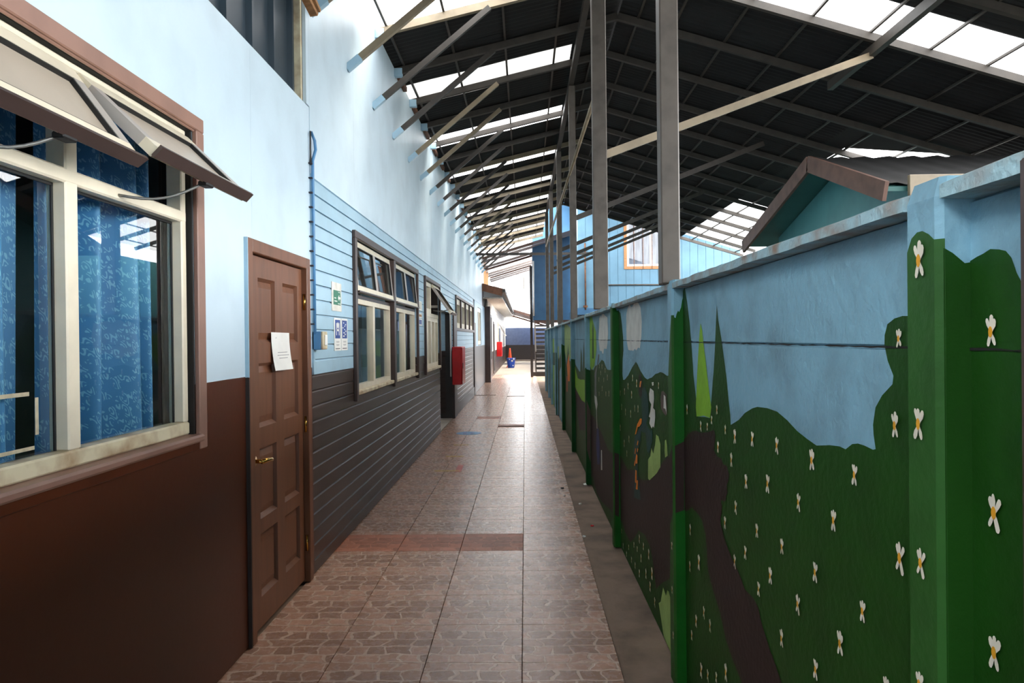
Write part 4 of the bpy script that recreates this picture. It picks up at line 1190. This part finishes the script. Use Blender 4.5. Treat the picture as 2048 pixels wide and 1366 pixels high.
for i, (surf, s, z, r) in enumerate(FLOWERS):
    o = link('painted_flower', FM[i % 5], wall_right)
    o.location = (xw(s, (0.05 if surf == 'face' else 0) + 0.0046), s, z)
    o.scale = (1, r * 0.82, r)
# brown steel post at the near end of the view
bs = bbox('steel_post', 'trim_dark', None, 0.640, 0.692, 0.86, 0.957, -0.012, 1.745)
tag(bs, 'dark brown steel post standing against the mural fence', 'post')

# ------------------------------------------------------------------ roof: dark corrugated sheets, translucent strips, rafters, purlins, struts
ZJ, SLL = 4.38, 0.232
XRG = 1.03
ZRG = ZJ + SLL * (XRG - XL)
SLR = 0.306
def zl(x):
    return ZJ + SLL * (x - XL)
def zr(x):
    return ZRG - SLR * (x - XRG)
ceil_root = struct(empty('ceiling', (XRG, 10, ZRG)), 'dark corrugated canopy roof on steel rafters with translucent strips')
UP = 0.075
def corr_sheet(name, m, y0, y1, x0, x1, zf, amp=0.009, wl=0.085, wav=0.0):
    n = max(4, int((y1 - y0) / wl * 4))
    nx = 5 if wav else 1
    vs, fs = [], []
    rr = random.Random(int(y0 * 100) + int(x0 * 10))
    for i in range(n + 1):
        y = y0 + (y1 - y0) * i / n
        dz = amp * math.sin(2 * math.pi * (y - y0) / wl)
        for j in range(nx + 1):
            x = x0 + (x1 - x0) * j / nx
            yy = y
            if wav and i in (0, n) and 0 < j < nx:
                yy += wav * (rr.random() - 0.5)
            vs.append((x, yy, zf(x) + UP + dz))
    for i in range(n):
        for j in range(nx):
            a = i * (nx + 1) + j
            fs.append((a, a + 1, a + nx + 2, a + nx + 1))
    return me_obj(name, vs, fs, m, ceil_root, True)
SKY_L = [(6.25, 6.92), (10.62, 11.28), (12.91, 13.43), (14.97, 15.62), (17.13, 17.66), (19.15, 19.7), (21.3, 21.8), (23.2, 23.9)]
SKY_R = [(6.30, 6.93)]
GRIMY = (8.45, 9.2)
def lay(y_from, y_to, strips, x0, x1, zf, side):
    y = y_from
    for (a, b_) in strips + [(y_to, y_to)]:
        if a > y + 0.05:
            k = max(1, round((a - y) / 0.8))
            for j in range(k):
                ya, yb = y + (a - y) * j / k, y + (a - y) * (j + 1) / k
                corr_sheet('roof_sheet', 'roof_sheet', ya - 0.02, yb + 0.02, x0, x1, zf, wav=0.03)
        if b_ > a:
            corr_sheet('skylight_sheet', 'skylight_grimy' if (a, b_) == GRIMY else 'skylight', a, b_, x0, x1, lambda x: zf(x) + 0.006, amp=0.005)
        y = max(y, b_)
lay(-4.0, 24.4, sorted(SKY_L + [GRIMY]), -1.47, XRG - 0.42, zl, 'L')
lay(-4.0, 19.0, [], XRG - 0.45, XRG, zl, 'L')
lay(-4.0, 5.9, [], XRG + 0.02, 5.0, zr, 'R')
lay(5.9, 8.8, SKY_R, XRG + 0.02, 6.0, zr, 'R')
lay(8.8, 18.9, [], XRG + 0.02, 4.05, zr, 'R')
corr_sheet('skylight_sheet', 'skylight', 13.8, 18.5, 4.05, 5.6, zr, amp=0.005)
# loose sheets leave a skewed slit of sky over the neighbouring ridge
for poly in (((4.03, 8.78), (5.6, 8.78), (5.6, 8.80), (4.30, 9.85), (4.30, 13.82), (4.03, 13.82)), ((4.30, 10.6), (5.6, 10.6), (5.6, 13.82), (4.30, 13.82))):
    me_obj('roof_sheet', [(x, y, zr(x) + UP) for x, y in poly], [tuple(range(len(poly)))], 'roof_sheet', ceil_root)
bbox('ridge_cap', 'roof_sheet', ceil_root, XRG - 0.12, XRG + 0.12, -4, 19.0, ZRG + UP + 0.012, ZRG + UP + 0.03)
raf = [-3.1 + k * 1.0 for k in range(9)] + [5.9, 6.86, 7.87, 8.9, 9.9, 10.87, 11.82, 12.80, 13.8, 14.8, 15.8, 16.78, 17.8, 18.78, 19.8, 20.8, 21.8, 22.8, 23.8]
raf = sorted(set(round(r, 2) for r in raf))
for y in raf:
    xe = XRG if y < 19 else 0.62
    MB().bar((XL + 0.01, y, zl(XL + 0.01) + 0.02), (xe, y, zl(xe) + 0.02), 0.05, 0.07).build('rafter', 'steel_light' if 5.5 < y < 7 or y > 12 else 'steel', ceil_root)  # paler steel puts the light on the brighter rafters into their colour
    bbox('rafter_bracket', 'siding_blue', ceil_root, XL + 0.004, XL + 0.09, y - 0.03, y + 0.03, zl(XL) - 0.03, zl(XL) + 0.06)
    if y < 19:
        MB().bar((XRG, y, zr(XRG) + 0.02), (5.6 if y > 5.8 else 5.0, y, zr(5.6 if y > 5.8 else 5.0) + 0.02), 0.05, 0.07).build('rafter', 'steel', ceil_root)
    if y > 4.8:
        yb = y - 0.15
        st = MB().bar((XL + 0.004, yb, 3.665), (-0.30, y - 0.0, zl(-0.30) - 0.01), 0.05, 0.05).build('strut', 'steel_light' if int(y * 10) % 2 else 'steel', ceil_root)  # alternate struts paler: brightness of the lit ones is in the colour
        e = Vector((-0.30 - XL, y - yb, zl(-0.30) - 3.675)).normalized()
        p = Vector((XL + 0.004, yb, 3.665))
        MB().bar(p - e * 0.01, p + e * 0.13, 0.056, 0.056).build('strut_shoe', 'siding_blue', st)
for x in (-1.27, -0.73, -0.18, 0.38, 0.85):
    ye = 19.0 if x > 0.6 else 24.3
    MB().bar((x, -4, zl(x) + 0.062), (x, ye, zl(x) + 0.062), 0.022, 0.022).build('purlin', 'steel', ceil_root)
for x in (1.25, 1.62, 2.16, 2.71, 3.24, 3.79, 4.31, 4.85, 5.4):
    MB().bar((x, -4 if x < 5 else 5.9, zr(x) + 0.062), (x, 18.9, zr(x) + 0.062), 0.024, 0.022).build('purlin', 'steel', ceil_root)
# bracing under the right slope, long beams on the posts
MB().bar((3.3, -4, zr(3.3) - 0.06), (3.3, 7.9, zr(3.3) - 0.06), 0.06, 0.09).build('beam', 'steel', ceil_root)
MB().bar((0.665, -4, zl(0.66) - 0.06), (0.60, 18.9, zl(0.66) - 0.06), 0.06, 0.09).build('beam', 'steel', ceil_root)
MB().tube([(0.60, 6.2, 3.52), (0.565, 18.6, 3.84)], 0.018, 8).build('tie_pipe', 'steel_light', ceil_root, True)
for (ya, yb) in ((6.2, 6.98), (9.4, 10.1), (12.7, 13.4), (14.6, 15.2), (16.1, 16.8), (17.6, 18.2)):
    MB().bar((0.66, ya, 3.05), (3.3, yb, zr(3.3) - 0.09), 0.05, 0.065).build('brace', 'steel_light' if ya < 7 else 'steel', ceil_root)
for y in raf[11:26]:
    bbox('wood_block', 'wood_dark', ceil_root, XL + 0.006, XL + 0.05, y + 0.15, y + 0.55, zl(XL) - 0.005, zl(XL) + 0.05)

# posts along the fence
POSTS = [(3.33, 0.075), (6.2, 0.118), (9.4, 0.075), (12.7, 0.075), (16.1, 0.075), (18.9, 0.075)]
for i, (y, w) in enumerate(POSTS):
    xc = 0.672 - KR * y
    p = bbox('steel_post', 'post_steel', None, xc - 0.042 if i != 1 else xc - 0.06, xc + 0.042 if i != 1 else xc + 0.06, y - 0.045, y + 0.045, 1.755, zl(0.66) - 0.11, bev=0.006)
    if i == 1:
        tag(p, 'wide grey-brown steel roof post rising above the fence, braced to the right', 'post')
    elif i == 0:
        tag(p, 'grey-brown steel roof post beside the painted cypress trees', 'post')
    else:
        tag(p, ('third', 'fourth', 'fifth', 'sixth')[i - 2] + ' steel roof post along the fence, counted from the painted cypress trees', 'post', 'slim steel posts along the fence')
# tall tube bundle and cross bar further on
t = MB().tube([(0.72, 14.9, 1.0), (0.72, 14.9, 4.2)], 0.055, 12).build('drain_pipe', 'steel_light', None, True)
tag(t, 'pale round drain pipe standing behind the fence', 'pipe')
t = MB().bar((-1.376, 20.8, 3.92), (2.05, 20.8, 3.90), 0.06, 0.07).build('cross_bar', 'steel_dark')
tag(t, 'dark steel bar spanning the passage below the roof', 'beam')

# ------------------------------------------------------------------ neighbouring houses
# far blue house on stilts
hb = empty('blue_house', (3.2, 22.0, 0))
vs_house = MB().box(1.66, 6.5, 22.06, 25.9, 2.42, 5.6)
vs_house.build('house_body', 'house_blue', hb)
bx_ = 1.62
n = 0
while bx_ < 6.4:
    w_ = 0.24
    for (a, c, z0, z1) in rect_sub((bx_, bx_ + w_ - 0.008, 2.40, 5.6), [(3.0, 4.62, 3.55, 5.0)]):
        box('plank', 'house_blue', hb, a, c, 22.03, 22.06, z0, z1)
    bx_ += w_
for k in range(16):
    y0 = 22.06 + k * 0.24
    for (a, c, z0, z1) in rect_sub((y0, y0 + 0.232, 2.40, 5.6), [(22.6, 23.3, 3.35, 4.6), (24.0, 24.7, 3.35, 4.6)]):
        box('plank', 'house_blue', hb, 1.62, 1.66, a, c, z0, z1)
bbox('floor_beam', 'house_blue_deep', hb, 1.58, 6.5, 21.98, 22.16, 2.20, 2.40)
bbox('floor_beam', 'house_blue_deep', hb, 1.58, 1.74, 22.16, 25.9, 2.20, 2.40)
for (a, c) in ((3.0, 4.62),):
    box('window_back', 'curtain_lilac', hb, a, c, 22.055, 22.065, 3.55, 5.0)
    for (p, q, z0, z1) in ((a, c, 3.55, 3.64), (a, c, 4.92, 5.0), (a, a + 0.09, 3.64, 4.92), (c - 0.09, c, 3.64, 4.92)):
        bbox('window_casing', 'wood', hb, p, q, 22.0, 22.07, z0, z1)
    for (p, q, z0, z1) in ((a + 0.09, c - 0.09, 3.64, 3.70), (a + 0.09, a + 0.15, 3.70, 4.92), ((a + c) / 2 - 0.04, (a + c) / 2 + 0.04, 3.70, 4.92)):
        bbox('window_frame', 'white', hb, p, q, 22.02, 22.06, z0, z1)
    for q in range(5):
        x = a + 0.30 + q * 0.27
        MB().tube([(x, 21.99, 3.56), (x, 21.99, 4.98)], 0.010, 6).build('window_bar', 'rusty', hb)
    box('window_pane', 'window_glass', hb, a + 0.1, c - 0.1, 22.045, 22.05, 3.68, 4.92)
for (y0, y1) in ((22.6, 23.3), (24.0, 24.7)):
    box('window_back', 'dark_gap', hb, 1.655, 1.66, y0, y1, 3.35, 4.6)
    for (p, q, z0, z1) in ((y0, y1, 3.35, 3.45), (y0, y0 + 0.12, 3.45, 4.6), (y1 - 0.12, y1, 3.45, 4.6)):
        bbox('window_casing', 'wood_dark', hb, 1.58, 1.66, p, q, z0, z1)
me_obj('house_shade_roof', [(1.2, 18.7, 5.45), (7.0, 18.7, 5.45), (7.0, 25.9, 6.3), (1.2, 25.9, 6.3), (1.2, 18.7, 5.52), (7.0, 18.7, 5.52), (7.0, 25.9, 6.37), (1.2, 25.9, 6.37)],
       [(0, 3, 2, 1), (4, 5, 6, 7), (0, 1, 5, 4), (1, 2, 6, 5), (2, 3, 7, 6), (3, 0, 4, 7)], 'roof_sheet', hb)  # unseen roof, overhang stretched forward to shade the facade
for x in (1.8, 4.2, 6.3):
    bbox('stilt', 'steel_dark', hb, x - 0.06, x + 0.06, 22.3, 22.42, -0.012, 2.20)
MB().tube([(1.83, 21.97, 2.35), (1.83, 21.97, 4.35)], 0.022, 8).build('standpipe', 'rusty', hb, True)
for z in (2.42, 4.12):
    bbox('pipe_clamp', 'rusty', hb, 1.77, 1.89, 21.95, 22.03, z, z + 0.06)
MB().tube([(2.2, 21.99, 3.09), (5.0, 21.99, 3.07)], 0.02, 8).build('conduit', 'post_steel', hb, True)
tag(hb, 'pale blue plank-clad raised house with a barred window', 'house')
# deeper blue upper storey with the stair below it
ub = empty('upper_storey', (0.9, 26.0, 2.15))
MB().box(0.34, 1.70, 26.03, 29.0, 2.16, 6.5).build('storey_body', 'house_blue_deep', ub)
for k in range(4):
    x0 = 0.30 + k * 0.35
    box('plank', 'house_blue_deep', ub, x0, x0 + 0.343, 26.0, 26.03, 2.15, 6.5)
for k in range(9):
    y0 = 26.03 + k * 0.33
    box('plank', 'house_blue_deep', ub, 0.31, 0.34, y0, y0 + 0.322, 2.15, 6.5)
bbox('floor_beam', 'brown_fascia', ub, 0.34, 1.6, 26.04, 26.2, 2.05, 2.15)
for (x, y) in ((1.5, 28.9), (1.5, 26.3)):
    bbox('stilt', 'steel_dark', ub, x - 0.06, x + 0.06, y - 0.06, y + 0.06, -0.01, 2.05)
MB().tube([(0.325, 25.96, 2.3), (0.325, 25.96, 4.25)], 0.03, 10).build('downpipe', 'white', ub, True)
tag(ub, 'deep blue plank-clad upper storey above the dark staircase', 'building')
sp = MB().bar((0.255, 28.3, -0.01), (0.255, 28.3, 4.3), 0.10, 0.14, up=(0, 1, 0)).build('stair_post', 'steel_dark')
tag(sp, 'tall dark post in front of the staircase', 'post')
sr = empty('staircase', (0.62, 29.3, 0))
for k in range(12):
    bbox('tread', 'steel_dark', sr, 0.46, 0.95, 29.3 + k * 0.21, 29.3 + k * 0.21 + 0.26, 0.07 + k * 0.175, 0.16 + k * 0.175)
for x in (0.43, 0.98):
    MB().bar((x, 29.2, 0.02), (x, 31.9, 2.13), 0.05, 0.22).build('stringer', 'steel_dark', sr)
    MB().bar((x, 29.2, 0.95), (x, 31.9, 3.06), 0.04, 0.05).build('handrail', 'steel_dark', sr)
    for k in range(4):
        y = 29.25 + k * 0.8
        zb = 0.05 + (y - 29.2) * 0.78
        MB().bar((x, y, zb), (x, y, zb + 0.92), 0.035, 0.035, up=(0, 1, 0)).build('baluster', 'steel_dark', sr)
bbox('kick_plate', 'steel_dark', sr, 0.30, 1.0, 29.12, 29.2, -0.01, 0.16)
tag(sr, 'dark open-tread steel staircase at the end of the fence', 'staircase')

# teal house with a gable towards the passage
th = empty('teal_house', (4.2, 9.0, 0))
GX, PK, EV = 3.5, 3.37, 2.86
Y0_, YP, Y1_ = 6.7, 8.05, 10.1
prof = [(Y0_, 0.0), (Y0_, EV), (YP, PK), (Y1_, EV), (Y1_, 0.0)]
vs = [(GX, y, z) for y, z in prof] + [(6.2, y, z) for y, z in prof]
me_obj('gable_wall', vs, [(0, 1, 2, 3, 4), (9, 8, 7, 6, 5), (0, 5, 6, 1), (3, 8, 9, 4)], 'house_teal', th)
OX = 3.12
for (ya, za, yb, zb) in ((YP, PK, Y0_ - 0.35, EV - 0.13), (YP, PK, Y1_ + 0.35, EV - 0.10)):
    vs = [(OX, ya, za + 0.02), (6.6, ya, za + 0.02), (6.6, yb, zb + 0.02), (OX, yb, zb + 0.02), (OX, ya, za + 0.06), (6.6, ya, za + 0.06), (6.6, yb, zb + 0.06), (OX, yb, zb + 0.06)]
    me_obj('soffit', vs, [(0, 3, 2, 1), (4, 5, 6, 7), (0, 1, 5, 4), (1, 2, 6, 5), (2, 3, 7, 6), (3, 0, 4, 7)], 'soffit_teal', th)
    n = 40
    vs, fs = [], []
    for i in range(n + 1):
        x = OX + 0.01 + (6.6 - OX) * i / n
        dz = 0.012 * math.sin(i * 2.1)
        vs += [(x, ya, za + 0.085 + dz), (x, yb, zb + 0.085 + dz)]
    for i in range(n):
        fs.append((2 * i, 2 * i + 1, 2 * i + 3, 2 * i + 2))
    me_obj('roof_sheet', vs, fs, 'roof_sheet', th, True)
    MB().bar((OX, ya, za + 0.02), (OX, yb, zb + 0.02), 0.035, 0.17).build('barge_board', 'brown_fascia', th)
bbox('eave_fascia', 'steel_light', th, 3.30, 7.0, Y0_ - 0.40, Y0_ - 0.36, EV - 0.19, EV + 0.02)
tag(th, 'teal house with brown barge boards and an overhanging gable', 'house')
# added walls, out of view, that hold back or let in sky light
struct(MB().box(6.3, 6.45, 10.6, 22.5, -0.012, 3.5).build('wall_blocker_yard_far', 'house_teal'))  # added to keep bright sky out of the window reflections
struct(MB().box(1.7, 6.5, 26.0, 26.1, -0.012, 2.35).build('wall_blocker_under_house', 'wall_dark'))  # added dark back that blocks daylight coming through under the house
struct(MB().box(2.6, 2.75, 32.0, 48.0, -0.012, 4.6).build('wall_blocker_passage', 'back_blue'))  # added side closure to dim the far passage
struct(MB().box(7.2, 7.35, -4, 30, -0.012, 1.2).build('wall_blocker_yard', 'house_teal'))  # added yard enclosure, kept low so sky light passes under the eave
struct(MB().box(-1.52, 7.35, -4.15, -4.0, -0.012, 5.1).build('wall_blocker_behind', 'wall_blue'))  # added behind the camera to keep the near passage dark

# ------------------------------------------------------------------ far end of the passage
wf = MB().box(-1.42, -1.30, 25.35, 48.0, 0.0, 2.95)
far_wall = struct(wf.build('wall_far_left', 'white_worn'), 'pale far stretch of the left wall under an eave')
for k in range(28):
    z0 = 0.01 + k * 0.1
    box('board', 'siding_brown' if z0 < 1.0 else 'white_worn', far_wall, -1.30, -1.285, 25.35, 48.0, z0, z0 + 0.092)
for (y0, y1, z0, z1) in ((26.6, 27.8, 0.75, 2.3), (29.4, 30.4, 0.2, 2.1)):
    w = struct(empty('window_6' if y0 < 29 else 'door_2', (-1.28, y0, z0)))
    bbox('casing', 'trim_dark', w, -1.285, -1.26, y0 - 0.1, y1 + 0.1, z0 - 0.1, z1 + 0.1)
    box('pane', 'dark_gap', w, -1.262, -1.255, y0, y1, z0, z1)
w = struct(empty('window_7', (-1.28, 35, 1.2)))
bbox('casing', 'cream', w, -1.285, -1.25, 34.6, 37.4, 1.15, 2.3)
box('pane', 'window_glass', w, -1.252, -1.248, 34.8, 37.2, 1.25, 2.2)
awning_sash(w, 34.8, 36.0, 2.25, 0.7, 0.5, -1.25, 'cream', 'frosted', w=0.09)
ev = struct(empty('trim_1', (-1.0, 25.0, 3.0)), 'brown eave with gutter over the far wall')
me_obj('eave_roof', [(-3.0, 24.3, 3.75), (-0.72, 24.3, 3.12), (-0.72, 48, 3.12), (-3.0, 48, 3.75), (-3.0, 24.3, 3.80), (-0.72, 24.3, 3.17), (-0.72, 48, 3.17), (-3.0, 48, 3.80)],
       [(0, 3, 2, 1), (4, 5, 6, 7), (0, 1, 5, 4), (1, 2, 6, 5), (2, 3, 7, 6), (3, 0, 4, 7)], 'roof_sheet', ev)
MB().bar((-1.75, 24.28, 3.32), (-0.72, 24.28, 3.04), 0.04, 0.24).build('fascia', 'wood_dark', ev)
bbox('soffit', 'white_worn', ev, -1.42, -0.75, 24.6, 48, 2.86, 2.90)
MB().bar((-0.69, 24.2, 3.10), (-0.69, 48, 3.04), 0.09, 0.11).build('gutter', 'steel', ev)
MB().tube([(-1.30, 24.9, 2.9), (-1.33, 24.9, 2.72), (-1.35, 24.9, 2.6)], 0.03, 8).build('spout', 'steel_dark', ev)
# timber frames above the eave
for k in range(4):
    y = 25.0 + k * 1.6
    b = bbox('timber_stud', 'wood', None, -1.62, -1.48, y, y + 0.14, 3.55, 4.5)
    tag(b, ('first', 'second', 'third', 'fourth')[k] + ' bare timber stud above the brown eave, counted from the blue wall', 'stud', 'timber studs above the eave')
# pale canopy beyond the dark roof
cn = struct(empty('ceiling_far', (-0.2, 27, 4.3)), 'pale translucent canopy beyond the dark roof')
def zc(x):
    return 4.66 + 0.29 * x
for k in range(23):  # canopy carried on to the far end and kept dim to cut daylight
    y0 = 24.5 + k * 0.95
    me_obj('canopy_sheet', [(-1.6, y0, zc(-1.6)), (2.6, y0, zc(2.6)), (2.6, y0 + 0.93, zc(2.6)), (-1.6, y0 + 0.93, zc(-1.6))], [(0, 1, 2, 3)],
           'canopy_metal' if k in (0, 1, 3, 4, 6, 7, 9, 10) else 'canopy_dim', cn)
for k in range(3):
    y0 = 24.45 + k * 3.8
    MB().bar((-1.5, y0, zc(-1.5) - 0.05), (0.30, y0, zc(0.3) - 0.05), 0.05, 0.06).build('canopy_rafter', 'brown_fascia', cn)
# porch roof across the end
pr_ = struct(empty('trim_2', (0, 43, 2.9)), 'brown porch roof sloping down across the passage end')
MB().bar((-0.85, 43.0, 3.20), (1.6, 43.0, 2.45), 0.06, 0.16).build('fascia', 'brown_fascia', pr_)
me_obj('porch_roof', [(-0.9, 43, 3.22), (1.6, 43, 2.46), (1.6, 47.5, 2.30), (-0.9, 47.5, 3.06), (-0.9, 43, 3.26), (1.6, 43, 2.50), (1.6, 47.5, 2.34), (-0.9, 47.5, 3.10)],
       [(0, 3, 2, 1), (4, 5, 6, 7), (0, 1, 5, 4), (1, 2, 6, 5), (2, 3, 7, 6), (3, 0, 4, 7)], 'brown_fascia', pr_)
MB().bar((-0.85, 46.8, 2.96), (1.6, 46.8, 2.21), 0.1, 0.1).build('porch_beam', 'wood_dark', pr_)
wb = struct(MB().box(-3, 6, 48.0, 48.2, 0.0, 2.2).build('wall_back', 'back_two_tone'), 'end wall painted slate blue over dark grey')
bbox('plinth', 'concrete_pale', wb, -1.3, 6, 47.9, 48.0, -0.006, 0.10)
mast = MB().tube([(-0.05, 60, 0), (-0.05, 60, 6.5)], 0.04, 8).build('mast', 'steel_light')
tag(mast, 'thin pole standing beyond the end wall', 'pole')

bn = empty('plastic_bin', (-0.73, 37.5, 0))
MB().lathe([(0.165, -0.004), (0.20, 0.25), (0.225, 0.46), (0.235, 0.46), (0.235, 0.50), (0.215, 0.50), (0.15, 0.03)], -0.73, 37.5, 24).build('bin_body', 'blue_plastic', bn, True)
for (a, z, r) in ((-1.3, 0.36, 0.05), (-1.05, 0.12, 0.035), (-1.9, 0.44, 0.03), (-0.9, 0.45, 0.05)):
    R_ = 0.19 + z * 0.075
    x, y = -0.73 + R_ * math.cos(a), 37.5 + R_ * math.sin(a)
    dv = Vector((math.cos(a), math.sin(a), 0))
    MB().tube([(x, y, z), (x + dv.x * 0.012, y + dv.y * 0.012, z)], r, 10).build('spot', 'white', bn)
tag(bn, 'blue plastic bin with white spots standing on the far pavement', 'bin')
cnx = empty('traffic_cone', (-0.80, 38.3, 0))
MB().lathe([(0.16, 0.03), (0.10, 0.4), (0.04, 0.98), (0.025, 1.0)], -0.80, 38.3, 20).build('cone_body', 'orange_plastic', cnx, True)
bbox('cone_base', 'orange_plastic', cnx, -1.0, -0.60, 38.1, 38.5, -0.006, 0.03)
tag(cnx, 'orange traffic cone standing behind the blue bin', 'cone')
